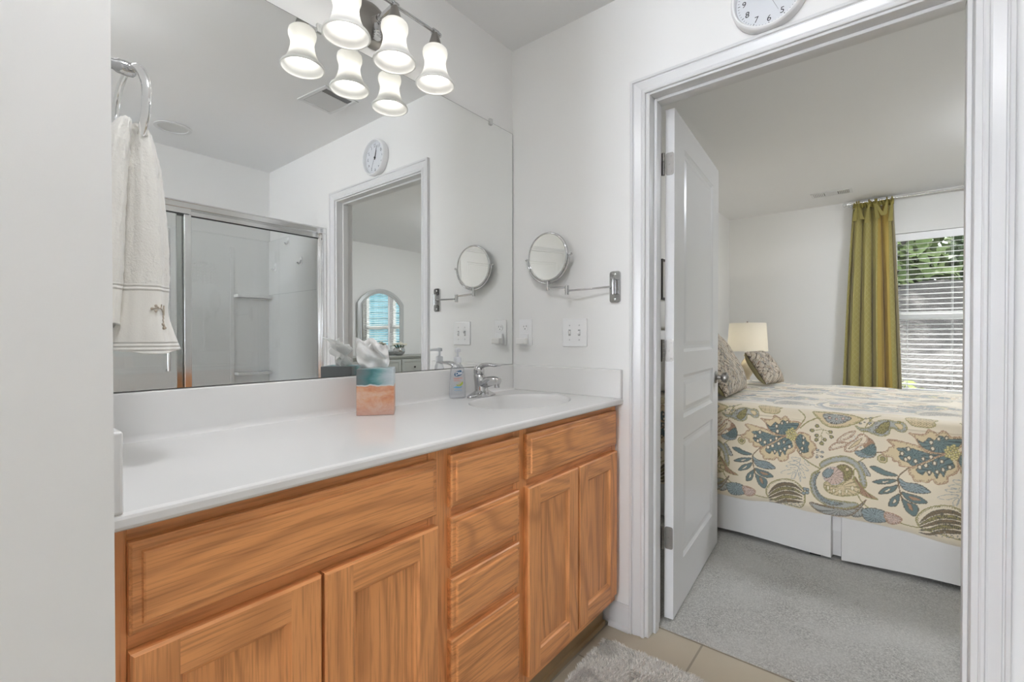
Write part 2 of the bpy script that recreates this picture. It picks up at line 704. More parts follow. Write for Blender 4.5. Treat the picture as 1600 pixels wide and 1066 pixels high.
for sy, y0 in ((-1, 0), (1, .035)):
    Mk = Matrix.Translation((.782, y0, .902)) @ Matrix.Rotation(PI / 2 * (1 if sy < 0 else -1), 4, 'X')
    kn.lathe([(.032, 0), (.032, .004), (.026, .008), (.013, .011), (.011, .026), (.016, .030), (.026, .038), (.0285, .048), (.026, .057), (.017, .063), (.0, .065)], 28, 0, Mk)
kn.build('door_knob', M_satin, d, world=False, label='brushed nickel round knob')

# closed door at the far end of the bathroom
d2 = thing('door_2', 'white closed panelled door at the far end of the bathroom', 'door', (-2.75, YS + .013, .01), PI, kind='structure')
lf = MB()
door_leaf(lf, .80, 2.02, .012, (.13, .67), ROWS)
lf.build('door_leaf', M_door, d2, smooth=0, world=False)
rows = [[(x_ + s_ * w_, YS + t, z_ + (w_ if z_ else 0)) for w_, t in PROF] for (x_, s_, z_) in ((-3.56, -1, 0), (-3.56, -1, 2.04), (-2.74, 1, 2.04), (-2.74, 1, 0))]
struct('trim_4', MB().rings(rows), M_trim, smooth=0)

# ---------------------------------------------------------------- vanity cabinet
YF, YD, ZT = -.520, -.541, .869          # face frame, door fronts, top of the cabinet
van = thing('vanity_cabinet', 'honey oak vanity cabinet with doors and drawers under the white counter', 'cabinet', (-.76, -.27, 0))
XL, XR = -1.5255, -.004
c = MB()
for a, b in ((XL, XL + .016), (XR - .016, XR), (-.895, -.880), (-.640, -.625)):
    c.box(a, b, YF + .02, -.005, .10, ZT, 1)            # carcass sides and partitions
c.box(XL, XR, -.012, -.003, .10, ZT, 1)
c.box(XL, XR, YF + .02, -.012, .10, .115, 0)
c.box(-.88, XL, YF + .02, -.012, ZT - .012, ZT, 0)
ST = [XL, -1.517, -.936, -.895, -.622, -.591, -.022, XR]
for a, b in ((XL, -1.499), (-.955, -.880), (-.640, -.578), (-.034, XR)):
    c.box(a, b, YF, YF + .02, .10, ZT, 1)
for a, b in ((-1.499, -.955), (-.880, -.640), (-.578, -.034)):
    for z0, z1 in ((.10, .16), (.665, .735), (.82, ZT)):
        c.box(a, b, YF + .0004, YF + .02, z0, z1, 0)
for z in (.375, .525):
    c.box(-.880, -.640, YF + .0004, YF + .02, z, z + .06, 0)
c.build('face_frame', [M_oakx, M_oakz], van, smooth=0, bevel=.0008, segs=1)
M_toe = mottled('tan_toe_board', (.36, .24, .12), .4, 12, .08)
t_ = MB().box(XL, XR - .02, -.478, -.466, 0, .10)
t_.box(XL, XR - .022, -.490, -.478, 0, .018)
t_.build('toe_kick', M_toe, van, smooth=0, label='tan toe board with quarter round')


def slab(name, x0, x1, z0, z1):
    R = []
    for ins, y in ((0, YF - .0005), (0, YD + .0085), (.0035, YD + .0055), (.0135, YD + .0050), (.0150, YD + .0012), (.0175, YD)):
        R.append([(x0 + ins, y, z0 + ins), (x1 - ins, y, z0 + ins), (x1 - ins, y, z1 - ins), (x0 + ins, y, z1 - ins)])
    return MB().rings(R).build(name, M_oakx, van, smooth=20)


def shaker(x0, x1, z0, z1):
    s, ch, e = .057, .004, .010
    mb = MB()
    y0, y1 = YF - .0005, YD
    # chamfered outside
    R = [[(x0 + i, y, z0 + i), (x1 - i, y, z0 + i), (x1 - i, y, z1 - i), (x0 + i, y, z1 - i)] for i, y in ((0, y0), (0, y1 + ch), (ch, y1))]
    mb.rings(R, 1, cap1=False)
    for q in (0, 2, 4, 6):
        mb.m[q] = 0
    a0, a1, b0, b1 = x0 + ch, x1 - ch, z0 + ch, z1 - ch
    for p, q in ((a0, x0 + s), (x1 - s, a1)):
        mb.add([(p, y1, b0), (q, y1, b0), (q, y1, b1), (p, y1, b1)], [(0, 1, 2, 3)], 1)
    for p, q in ((b0, z0 + s), (z1 - s, b1)):
        mb.add([(x0 + s, y1, p), (x1 - s, y1, p), (x1 - s, y1, q), (x0 + s, y1, q)], [(0, 1, 2, 3)], 0)
    I = [(x0 + s, z0 + s), (x1 - s, z0 + s), (x1 - s, z1 - s), (x0 + s, z1 - s)]
    J = [(x0 + s + e, z0 + s + e), (x1 - s - e, z0 + s + e), (x1 - s - e, z1 - s - e), (x0 + s + e, z1 - s - e)]
    K = [(a, y1 + .0095, b) for a, b in J]
    V = [(a, y1, b) for a, b in I] + [(a * .7 + c_ * .3, y1 + .0045, b * .7 + d_ * .3) for (a, b), (c_, d_) in zip(I, J)] + K
    for i in range(4):
        k = (i + 1) % 4
        mi = 0 if i % 2 == 0 else 1
        mb.add([V[i], V[k], V[4 + k], V[4 + i], V[8 + k], V[8 + i]], [(0, 1, 2, 3), (3, 2, 4, 5)], mi)
    dr = mb.build('door', [M_oakx, M_oakz], van, smooth=20, fixn=False)
    pm = MB()
    pm.add([(a, y1 + .0094, b) for a, b in J] + [(a, y0 + .004, b) for a, b in J], [(0, 1, 2, 3), (0, 1, 5, 4), (1, 2, 6, 5), (2, 3, 7, 6), (3, 0, 4, 7)])
    pm.build('door_panel', M_oakz, dr, smooth=0)


slab('false_front', -1.499, -.938, .716, .845)
slab('false_front', -.591, -.024, .716, .847)
for z0, z1 in ((.720, .846), (.573, .695), (.424, .547), (.14, .398)):
    slab('drawer', -.893, -.627, z0, z1)
for x0, x1 in ((-1.499, -1.222), (-1.216, -.938), (-.591, -.3135), (-.3065, -.026)):
    shaker(x0, x1, .138, .692)

# ---------------------------------------------------------------- counter with integral bowl
CZ, CF = .8927, -.5524
BX, BY, BA, BB = -.30, -.285, .225, .165
ct = thing('vanity_countertop', 'white cultured marble countertop with integral oval sink bowl', 'countertop', (-.76, -.27, CZ))
N = 96
mb = MB()
xl, xr = -1.5255, -.0015
bm = bmesh.new()
outer = []
for i in range(61):
    outer.append((xl + (xr - xl) * i / 60, CF + .008))
outer += [(xr, -.001), (xl, -.001)]
ov = [bm.verts.new((x, y, CZ)) for x, y in outer]
iv = [bm.verts.new((BX + BA * math.cos(2 * PI * i / N), BY + BB * math.sin(2 * PI * i / N), CZ)) for i in range(N)]
E_ = [bm.edges.new((ov[i], ov[(i + 1) % len(ov)])) for i in range(len(ov))]
E_ += [bm.edges.new((iv[i], iv[(i + 1) % N])) for i in range(N)]
bmesh.ops.triangle_fill(bm, use_beauty=True, edges=E_, normal=(0, 0, 1))
bm.verts.index_update()
mb.add([tuple(v.co) for v in bm.verts], [tuple(v.index for v in f.verts) for f in bm.faces])
bm.free()
nose = [(CF + .008, CZ), (CF + .0045, CZ - .0008), (CF + .0015, CZ - .003), (CF, CZ - .007), (CF, CZ - .017), (CF + .002, CZ - .021), (CF + .006, CZ - .0235), (CF + .02, CZ - .0235), (-.001, CZ - .0235)]
for i in range(len(nose) - 1):
    (a0, b0), (a1, b1) = nose[i], nose[i + 1]
    if i < len(nose) - 2:
        mb.add([(xl, a0, b0), (xr, a0, b0), (xr, a1, b1), (xl, a1, b1)], [(0, 3, 2, 1)])
for x_ in (xl, xr):
    mb.add([(x_, a, b) for a, b in nose[:-1]] + [(x_, -.001, nose[-2][1]), (x_, -.001, CZ)], [tuple(range(len(nose) + 1))])
mb.build('countertop', M_marble, ct, smooth=40, fixn=False)
bw = MB()
R = []
for s_, z in ((1.0, 0), (.985, -.002), (.965, -.009), (.95, -.02), (.90, -.05), (.80, -.085), (.62, -.115), (.40, -.130), (.15, -.136), (.10, -.138)):
    R.append([(BX + BA * s_ * math.cos(2 * PI * i / N), BY + BB * s_ * math.sin(2 * PI * i / N), CZ + z) for i in range(N)])
bw.rings(R, cap0=False)
bowl = bw.build('sink_bowl', M_marble, ct, smooth=180)
dr_ = MB().lathe([(.021, 0), (.021, .003), (.012, .003), (.012, .001), (.0, .001)], 24, 0, Matrix.Translation((BX, BY, CZ - .138)))
dr_.build('drain', M_chrome, bowl)


def splash(x0, x1, y0, y1, name):
    mb = MB().box(x0, x1, y0, y1, CZ - .0005, 1.0038)
    return mb.build(name, M_marble, ct, smooth=0, bevel=.004, segs=3)


splash(xl, xr, -.020, -.001, 'backsplash')
splash(xl, xl + .0185, -.553 + .002, -.0205, 'side_splash')
splash(xr - .020, xr, -.553 + .002, -.0205, 'side_splash')
# coved joint between counter and backsplash
cv = [(0, 0)] + [(.014 * (1 - math.sin(a)), .014 * (1 - math.cos(a))) for a in [i * PI / 12 for i in range(7)]]
MB().rings([[(xl + .0185, -.0205 - a, CZ + b) for a, b in cv], [(xr - .02, -.0205 - a, CZ + b) for a, b in cv]]).build('cove', M_marble, ct, smooth=60)

# ---------------------------------------------------------------- wall mirror
mr = thing('wall_mirror', 'large frameless mirror above the vanity backsplash', 'mirror', (-.764, 0, 1.53))
MB().box(-1.5215, -.0045, -.0052, -.001, 1.0052, 2.060).build('mirror_backing', M_dark_edge, mr, smooth=0, label='dark mirror edge')
MB().add([(-1.5205, -.0054, 1.0062), (-.0060, -.0054, 1.0062), (-.0060, -.0054, 2.0590), (-1.5205, -.0054, 2.0590)], [(0, 1, 2, 3)]).build('mirror_glass', M_mirror, mr, smooth=0)
for x in (-.157, -.935, -1.40):
    k = MB().box(x - .008, x + .008, -.012, -.001, 2.061, 2.073)
    k.box(x - .008, x + .008, -.012, -.0065, 2.048, 2.061)
    k.lathe([(.004, 0), (.003, .0015)], 10, 0, Matrix.Translation((x, -.012, 2.067)) @ Matrix.Rotation(PI / 2, 4, 'X'))
    k.build('mirror_clip', M_clip, mr, bevel=.0015, label='small clear plastic clip')

# ---------------------------------------------------------------- faucet
fa = thing('faucet', 'single lever chrome faucet behind the sink bowl', 'faucet', (BX, -.085, CZ))
b = MB()


def base_pt(u, v):
    # low centreset base whose two wings sweep up to the column
    a = 2 * PI * u
    s_ = [1, 1, .96, .86, .7, .5, .28, 0][int(round(v * 7))]
    x = .079 * s_ * math.cos(a)
    y = .027 * (s_ if s_ < .99 else 1) * math.sin(a)
    z = [0, .004, .007, .009, .010, .0105, .011, .011][int(round(v * 7))]
    z += .026 * math.exp(-(x / .038) ** 2) * (1 - (abs(y) / .03) ** 2) * (0 if v < .2 else 1)
    return (BX + x, -.085 + y, CZ + .0006 + z)


b.grid(base_pt, 40, 8, cu=True)
b.build('base_plate', M_chrome, fa, smooth=60)
b = MB()
R = []
for z, rx, ry, dy in ((.006, .0265, .029, 0), (.02, .0255, .0285, .0), (.04, .0245, .0285, .002), (.058, .0235, .0275, .006), (.072, .0225, .026, .010), (.084, .0215, .0235, .014), (.088, .0195, .021, .0145)):
    R.append([(BX + rx * math.cos(2 * PI * i / 28), -.085 + dy + ry * math.sin(2 * PI * i / 28), CZ + z) for i in range(28)])
b.rings(R)
b.build('faucet_body', M_chrome, fa, smooth=60)
b = MB()
path = spline([(BX, -.080, CZ + .046), (BX, -.112, CZ + .058), (BX, -.140, CZ + .065), (BX, -.162, CZ + .0665), (BX, -.176, CZ + .064)], 5)
rad = [.0235 - .0085 * (i / (len(path) - 1)) for i in range(len(path))]
b.tube(path, rad, 18)
sp = b.build('spout', M_chrome, fa, smooth=60)
MB().lathe([(.0105, 0), (.0105, .014), (.0085, .016), (.008, .012)], 18, 0, Matrix.Translation((BX, -.166, CZ + .040))).build('aerator', M_chrome, sp)
b = MB()
b.lathe([(.0205, 0), (.0225, .005), (.0222, .016), (.019, .027), (.012, .034), (.0, .036)], 24, 0, Matrix.Translation((BX, -.071, CZ + .089)))
path = spline([(BX, -.068, CZ + .112), (BX, -.095, CZ + .124), (BX, -.130, CZ + .1275), (BX, -.158, CZ + .1255), (BX, -.178, CZ + .1275)], 5)
n_ = len(path)
R = []
for i, p in enumerate(path):
    t = i / (n_ - 1)
    hw, ht = .019 - .008 * t + (.002 if t > .85 else 0), .012 - .0085 * t
    R.append([(p[0] + hw * math.cos(2 * PI * q / 14), p[1], p[2] + ht * math.sin(2 * PI * q / 14)) for q in range(14)])
b.rings(R)
b.build('lever_handle', M_chrome, fa, smooth=60)

# ---------------------------------------------------------------- soap bottle


def soap_liquid():
    t = NT('clear_soap_bottle')
    tr = t.n('BsdfTransparent')
    tr.inputs[0].default_value = (.985, .99, 1.0, 1)
    df = t.n('BsdfDiffuse')
    df.inputs[0].default_value = (.84, .88, .96, 1)
    gl = t.n('BsdfGlossy')
    gl.inputs['Roughness'].default_value = .05
    m = t.n('MixShader')
    m.inputs[0].default_value = .10
    t.l(tr.outputs[0], m.inputs[1])
    t.l(df.outputs[0], m.inputs[2])
    fr = t.n('Fresnel')
    m2 = t.n('MixShader')
    t.l(t.math('MULTIPLY', fr.outputs[0], .5), m2.inputs[0])
    t.l(m.outputs[0], m2.inputs[1])
    t.l(gl.outputs[0], m2.inputs[2])
    t.l(m2.outputs[0], t.out.inputs['Surface'])
    return t.mat


so = thing('soap_dispenser', 'clear pump bottle of hand soap beside the faucet', 'soap dispenser', (-.407, -.057, CZ), math.radians(-34))
b = MB()
R = []
for z, hx, hy, e in ((0, .027, .015, 3), (.003, .0305, .018, 3.4), (.012, .0315, .0185, 3.6), (.05, .0305, .018, 3.6), (.095, .0285, .0175, 3.2), (.115, .026, .017, 2.8), (.126, .020, .0155, 2.4), (.132, .0135, .013, 2), (.140, .012, .012, 2)):
    R.append([(hx * math.copysign(abs(math.cos(a)) ** (2 / e), math.cos(a)), hy * math.copysign(abs(math.sin(a)) ** (2 / e), math.sin(a)), z + .0005) for a in [2 * PI * i / 36 for i in range(36)]])
b.rings(R)
so_b = b.build('bottle', soap_liquid(), so, smooth=60, world=False)
M_lab_blue = simple('label_dark_blue', (.012, .10, .22), .4)
M_lab_cyan = simple('label_light_blue', (.10, .36, .58), .4)
M_lab_green = simple('label_green', (.35, .42, .05), .4)
M_lab_yel = simple('label_yellow', (.75, .60, .10), .4)
M_lab_red = simple('label_coral', (.72, .24, .17), .4)
M_paper = simple('white_ink', (.92, .92, .92), .5)


def lab_y(x, z):
    return -(.0188 - .0 * z) - .0006


lb = MB()


def flat_poly(mb, pts, mi, off=0):
    mb.add([(x, lab_y(x, z) - off, z) for x, z in pts], [tuple(range(len(pts)))], mi)


ov_ = []
for i in range(30):
    a = 2 * PI * i / 30
    x, z = .0175 * math.cos(a), .0098 * math.sin(a)
    ov_.append((x * .96 - z * .2 + .001, .098 + z + x * .32))
flat_poly(lb, ov_, 0)
flat_poly(lb, [(-.019, .0785), (.016, .0785), (.016, .0805), (-.019, .0805)], 3)
for q in range(3):
    flat_poly(lb, [(-.018, .0755 - q * .0035), (.002 + .003 * q, .0755 - q * .0035), (.002 + .003 * q, .0765 - q * .0035), (-.018, .0765 - q * .0035)], 3)
flat_poly(lb, [(-.010, .055), (.004, .054), (.017, .068), (.018, .058), (.010, .050), (-.004, .050)], 1)
flat_poly(lb, [(-.004, .058), (.006, .061), (.015, .067), (.006, .063)], 4, .0002)
flat_poly(lb, [(-.022, .044), (-.008, .049), (.006, .046), (.016, .051), (.010, .043), (-.006, .042)], 2)
flat_poly(lb, [(-.016, .033), (.014, .033), (.014, .0345), (-.016, .0345)], 2)
lb.build('label', [M_lab_blue, M_lab_green, M_lab_cyan, M_lab_red, M_lab_yel], so_b, smooth=0, fixn=False, world=False, label='blue oval logo and printed label')


def text_mesh(txt, size, shear=0.0, bold=0.0, extrude=0.0):
    cu = bpy.data.curves.new('lettering', 'FONT')
    cu.body = txt
    cu.size = size
    cu.shear = shear
    cu.offset = bold
    cu.align_x = 'CENTER'
    cu.align_y = 'CENTER'
    cu.extrude = extrude
    o = bpy.data.objects.new('lettering', cu)
    COL.objects.link(o)
    dg = bpy.context.evaluated_depsgraph_get()
    me = o.evaluated_get(dg).to_mesh()
    vs = [tuple(v.co) for v in me.vertices]
    fs = [tuple(p.vertices) for p in me.polygons]
    o.evaluated_get(dg).to_mesh_clear()
    bpy.data.objects.remove(o)
    bpy.data.curves.remove(cu)
    return vs, fs


vs, fs = text_mesh('Dial', .0175, .25, .0004)
tm = MB()
ca, sa = math.cos(.27), math.sin(.27)
tm.add([(x * ca - y * sa + .001, -.0199, .098 + x * sa + y * ca) for x, y, z in vs], fs)
tm.build('lettering', M_paper, so_b, smooth=0, fixn=False, world=False, label='white script brand lettering')
b = MB()
b.lathe([(.0135, .139), (.0145, .141), (.0145, .156), (.0125, .160), (.006, .161), (.0045, .163), (.0045, .182)], 20)
b.lathe([(.0105, .180), (.0115, .183), (.0105, .192), (.004, .195)], 20)
b.tube(seg((0, 0, .187), (-.012, -.030, .186), 4) + [(-.013, -.033, .182)], [.0065, .006, .005, .0045, .004], 10)
b.build('pump', translucent('clear_pump', (.90, .91, .93), .5, .15, .06), so, smooth=50, world=False)

# ---------------------------------------------------------------- tissue box


def tissue_box_mat():
    t = NT('watercolour_seascape_card')
    v = t.coord()
    x = t.xyz(v)
    n = t.noise(t.coord('Object', (9, 9, 20)), 1.0, 5, .65, .6)
    n2 = t.noise(t.coord('Object', (26, 26, 40)), 1.0, 5, .7, 1.0)
    zz = t.math('ADD', x[2], t.math('MULTIPLY', t.math('SUBTRACT', t.noise(t.coord('Object', (14, 14, 0)), 1.5, 3), .5), .018))
    side = t.math('MULTIPLY_ADD', x[0], 9.0)
    t.t.nodes[-1].inputs[2].default_value = .5
    sea = t.ramp(t.math('ADD', t.math('MULTIPLY', n, .42), t.math('MULTIPLY', side, .58)), [(.22, (.15, .16, .165)), (.34, (.12, .19, .20)), (.44, (.05, .17, .175)), (.54, (.15, .32, .33)), (.66, (.40, .49, .52)), (.80, (.58, .63, .66))])
    sand = t.ramp(n, [(.32, (.70, .50, .38)), (.46, (.66, .33, .19)), (.54, (.58, .23, .12)), (.66, (.68, .43, .32))])
    sand = t.mix(t.math('MULTIPLY', t.ramp(n2, [(.45, (0, 0, 0)), (.7, (1, 1, 1))]), .4), sand, (.74, .56, .48))
    low = t.math('SUBTRACT', 1.0, t.math('DIVIDE', x[2], .045), True)
    sand = t.mix(t.math('MULTIPLY', low, .55), sand, (.62, .47, .44))
    f = t.math('MULTIPLY_ADD', t.math('SUBTRACT', zz, .0905), 600.0, True)
    t.t.nodes[-1].inputs[2].default_value = .5
    c = t.mix(f, sand, sea)
    foam = t.math('LESS_THAN', t.math('ABSOLUTE', t.math('SUBTRACT', zz, .0905)), .0022)
    c = t.mix(t.math('MULTIPLY', foam, .8), c, (.62, .66, .66))
    t.set(c, .45, 0, .4)
    return t.mat


bw_ = .109
tb_ang = math.atan2(-.07, .086)
ux, uy = math.cos(tb_ang), math.sin(tb_ang)
cx_ = -.878 + ux * bw_ / 2 - uy * bw_ / 2 * .93
cy_ = -.105 + uy * bw_ / 2 + ux * bw_ / 2 * .93
tb = thing('tissue_box', 'square tissue box with painted teal sea and coral sand on the counter', 'tissue box', (cx_, cy_ - .004, CZ), tb_ang)
b = MB()
hw, hd, hh = bw_ / 2, bw_ / 2 * .93, .140
b.box(-hw, hw, -hd, hd, .0005, hh)
b.build('box', tissue_box_mat(), tb, smooth=0, bevel=.0015, world=False)
b = MB()
b.lathe([(.033, 0), (.033, .0006)], 28, 0, Matrix.Translation((0, 0, hh - .0001)) @ Matrix.Diagonal((1, .62, 1, 1)))
b.build('opening', simple('clear_film', (.62, .64, .65), .2), tb, world=False)


def tissue_pt(u, v):
    # a crumpled sheet pulled up through the slot
    w_ = .030 + .030 * math.sin(min(1, v * 1.35) * PI * .62) - .014 * max(0, v - .7)
    a = (u - .5) * 2
    x = a * w_ + .008 * math.sin(5 * v + 2 * a) - .004 - .006 * v
    y = .014 * math.sin(a * 5.5 + v * 3) * (.5 + v) + .010 * math.sin(9 * a - 6 * v) * v + .008 * math.sin(13 * v + 4 * a) - .012 * v
    z = hh + .002 + v * (.088 - .020 * max(0, a) ** 1.5 * 1.4 + .006 * math.sin(7 * a + 1))
    if a > .55:
        x -= (a - .55) * .030 * v
    return (x, y, z)


tis = MB().grid(tissue_pt, 44, 36).build('tissue', translucent('tissue_paper', (.985, .98, .97), .35, .6, .0), tb, smooth=180, world=False, solid=.0008, fixn=False)
b = MB().grid(lambda u, v: (lambda p: (p[0] * .8 + .004, p[1] + .014 - .006 * v, hh + .002 + (p[2] - hh) * .84))(tissue_pt(1 - u * .93, v)), 36, 28)
b.build('tissue_fold', tis.data.materials[0], tis, smooth=180, world=False, solid=.0008, fixn=False)

# ---------------------------------------------------------------- vanity light
LX, LY = (-.922, -.754, -.586), -.133
vl = thing('vanity_light', 'chrome three-lamp vanity light above the mirror', 'wall light', (-.754, 0, 2.17))
b = MB()
b.lathe([(.075, 0), (.075, .006), (.070, .014), (.052, .021), (.030, .026), (.018, .030), (.016, .045), (.013, .048), (.0, .048)], 40, 0, Matrix.Translation((-.754, -.001, 2.165)) @ Matrix.Rotation(PI / 2, 4, 'X'))
b.build('backplate', M_satin, vl, smooth=40, label='round brushed metal backplate')
b = MB()
b.lathe([(.012, 0), (.0135, .004), (.012, .008), (.0135, .012), (.012, .016), (.0135, .020), (.011, .026), (.0, .027)], 20, 0, Matrix.Translation((-.754, -.040, 2.107)))
b.tube(spline([(-.754, -.040, 2.160), (-.754, -.040, 2.130)], 3), .0115, 14)
b.build('finial', M_chrome, vl)
b = MB()
b.tube([(-.754, -.045, 2.165), (-.754, -.090, 2.170), (-.754, -.133, 2.175)], .009, 14)
for y in (-.05, -.056, -.125):
    b.tube([(-.754, y, 2.1655 - (y + .05) * .1), (-.754, y - .004, 2.166 - (y + .05) * .1)], .013, 14)
b.build('arm', M_chrome, vl)
b = MB()
b.tube([(LX[0] - .015, LY, 2.175), (LX[2] + .018, LY, 2.175)], .0055, 12)
for x in LX:
    b.tube([(x - .011, LY, 2.175), (x + .011, LY, 2.175)], .0105, 14)
for x in (LX[0] - .017, LX[2] + .020):
    b.sphere((x, LY, 2.175), .008)
b.build('crossbar', M_chrome, vl)
SH = [(.0225, 2.122), (.034, 2.121), (.0405, 2.114), (.0425, 2.104), (.0415, 2.094), (.0375, 2.083), (.0355, 2.072), (.0365, 2.058), (.041, 2.040), (.0475, 2.024), (.0555, 2.011), (.060, 2.007), (.0645, 2.003), (.0672, 1.998), (.0672, 1.9945), (.0655, 1.993)]
inner = [(r - .0032, z + (.001 if i else 0)) for i, (r, z) in enumerate(SH)]
for x in LX:
    b = MB().lathe([(.010, 2.172), (.0125, 2.165), (.0150, 2.155), (.0205, 2.138), (.0235, 2.126), (.0245, 2.119), (.022, 2.119)], 24, 0, Matrix.Translation((x, LY, 0)))
    cup = b.build('socket_cup', M_satin, vl)
    b = MB().lathe(SH + inner[::-1], 40, 0, Matrix.Translation((x, LY, 0)), closed=False, cap=False)
    shd = b.build('shade', M_shade, vl, smooth=50, label='frosted white bell glass shade')
    b = MB().lathe([(.0, 2.012), (.012, 2.0135), (.022, 2.0195), (.0275, 2.031), (.027, 2.044), (.021, 2.060), (.014, 2.074), (.0125, 2.10), (.0, 2.10)], 24, 0, Matrix.Translation((x, LY, 0)), cap=False)
    b.build('bulb', M_bulb, shd, label='lit white bulb')

# ---------------------------------------------------------------- swing-arm shaving mirror
sm = thing('shaving_mirror', 'round chrome swing-arm mirror on the wall beside the doorway', 'mirror', (-.002, -.518, 1.325))
b = MB().prism(rrect(-.542, -.497, 1.264, 1.386, .010), -.001, -.009, 'yz')
for z in (1.373, 1.277):
    b.lathe([(.006, 0), (.0055, .0015), (.003, .003), (.0, .0032)], 14, 0, Matrix.Translation((-.009, -.5195, z)) @ Matrix.Rotation(-PI / 2, 4, 'Y'))
b.build('wall_plate', M_chrome, sm, bevel=.002)
b = MB()
b.tube([(-.022, -.5195, 1.297), (-.022, -.5195, 1.353)], .0085, 16)
for z in (1.297, 1.316, 1.334, 1.353):
    b.tube([(-.022, -.5195, z - .001), (-.022, -.5195, z + .001)], .0105, 16)
b.box(-.022, -.008, -.527, -.512, 1.30, 1.35)
b.build('hinge_bracket', M_chrome, sm)
JX, JY = -.050, -.327
b = MB().tube([(-.022, -.5195, 1.325), (JX, JY, 1.318)], .0042, 12)
b.build('swing_arm', M_chrome, sm)
b = MB().tube([(JX, JY, 1.302), (JX, JY, 1.340)], .0085, 16)
b.tube([(JX, JY, 1.320), (JX, JY, 1.322)], .0098, 16)
b.build('pivot', M_chrome, sm)
PX, PY = -.036, -.223
b = MB().tube([(JX, JY, 1.332), (PX, PY, 1.338)], .0042, 12)
b.build('swing_arm', M_chrome, sm)
b = MB().tube([(PX, PY, 1.327), (PX, PY, 1.366)], .0075, 16)
b.build('pivot', M_chrome, sm)
# yoke and tilted mirror
MC = Vector((PX, PY, 1.469))
yaw_m, tilt_m = math.radians(-3), math.radians(1.8)
nrm = Vector((-math.cos(yaw_m), -math.sin(yaw_m), 0))
side = Vector((math.sin(yaw_m), -math.cos(yaw_m), 0))
b = MB()
b.tube([tuple(MC + side * (.111 * math.cos(a)) + Vector((0, 0, .111 * math.sin(a)))) for a in [PI + PI * i / 28 for i in range(29)]], .0036, 10)
for s_ in (-1, 1):
    b.tube([tuple(MC + side * s_ * .098), tuple(MC + side * s_ * .117)], .003, 10)
    b.sphere(tuple(MC + side * s_ * .119), .0058)
b.build('yoke', M_chrome, sm, smooth=60)
zax = (nrm * math.cos(tilt_m) + Vector((0, 0, -math.sin(tilt_m)))).normalized()
xax = side
yax = zax.cross(xax)
RM = Matrix(((xax.x, yax.x, zax.x, MC.x), (xax.y, yax.y, zax.y, MC.y), (xax.z, yax.z, zax.z, MC.z), (0, 0, 0, 1)))
b = MB().lathe([(.0965, .007), (.0985, .0085), (.1025, .0075), (.1045, .003), (.1045, -.003), (.1025, -.0075), (.0985, -.0085), (.0965, -.007)], 72, 0, RM, closed=True)
rim = b.build('mirror_rim', M_chrome, sm, smooth=60)
MB().lathe([(.0968, -.006), (.0968, .006)], 72, 0, RM).build('mirror_glass', M_mirror, sm)

# ---------------------------------------------------------------- outlet, switch, night light
so_ = thing('outlet_plate', 'white wall outlet cover above the side splash', 'outlet', (0, -.079, 1.150))
MB().prism(rrect(-.1155, -.0435, 1.092, 1.210, .004), -.0005, -.006, 'yz').build('cover_plate', M_white, so_, bevel=.0015)
b = MB()
for zc in (1.173, 1.128):
    pts = [(-.0795 + .0165 * math.cos(a) * (1 if abs(math.cos(a)) < .9 else .97), zc + .0165 * math.sin(a) * .88) for a in [2 * PI * i / 28 for i in range(28)]]
    b.prism(pts, -.005, -.0085, 'yz')
rc = b.build('receptacle', M_white, so_, bevel=.0008, segs=1)
b = MB()
for zc in (1.173,):
    b.box(-.0090, -.0083, -.0875, -.0857, zc + .001, zc + .009)
    b.box(-.0090, -.0083, -.0735, -.0718, zc + .001, zc + .0075)
    b.lathe([(.0024, 0), (.0024, .0006)], 10, 0, Matrix.Translation((-.0084, -.0795, zc - .0065)) @ Matrix.Rotation(-PI / 2, 4, 'Y'))
b.build('slot', M_black, rc, smooth=0)
nl = thing('night_light', 'white plug-in night light in the lower outlet socket', 'night light', (-.009, -.079, 1.117))
MB().prism(rrect(-.1000, -.0580, 1.093, 1.146, .004), -.0087, -.020, 'yz').build('body', M_white, nl, bevel=.002)
MB().prism(rrect(-.1040, -.0540, 1.0985, 1.124, .003), -.0195, -.044, 'yz').build('diffuser', translucent('milk_plastic', (.93, .92, .90), .35, .3, .04), nl, bevel=.003)
b = MB()
sw = thing('switch_plate', 'white double toggle light switch cover beside the doorway', 'light switch', (0, -.3355, 1.148))
MB().prism(rrect(-.3940, -.2770, 1.090, 1.206, .004), -.0005, -.006, 'yz').build('cover_plate', M_white, sw, bevel=.0018)
for yc, up_ in ((-.3125, 1), (-.3585, -1)):
    MB().box(-.0066, -.0055, yc - .0052, yc + .0052, 1.148 - .0125, 1.148 + .0125).build('toggle_slot', simple('slot_grey', (.42, .42, .42), .5), sw, smooth=0)
    g = MB()
    g.rings([[(-.006, yc - .0042, 1.148 - .007), (-.006, yc + .0042, 1.148 - .007), (-.006, yc + .0042, 1.148 + .007), (-.006, yc - .0042, 1.148 + .007)],
             [(-.019, yc - .003, 1.148 + up_ * .006 - .003), (-.019, yc + .003, 1.148 + up_ * .006 - .003), (-.019, yc + .003, 1.148 + up_ * .006 + .003), (-.019, yc - .003, 1.148 + up_ * .006 + .003)]])
    g.build('toggle', M_white, sw, bevel=.001)
    for dz in (-.0302, .0302):
        MB().lathe([(.0032, 0), (.0028, .0012)], 12, 0, Matrix.Translation((-.0058, yc, 1.148 + dz)) @ Matrix.Rotation(-PI / 2, 4, 'Y')).build('screw', simple('screw_grey', (.6, .6, .6), .4), sw)

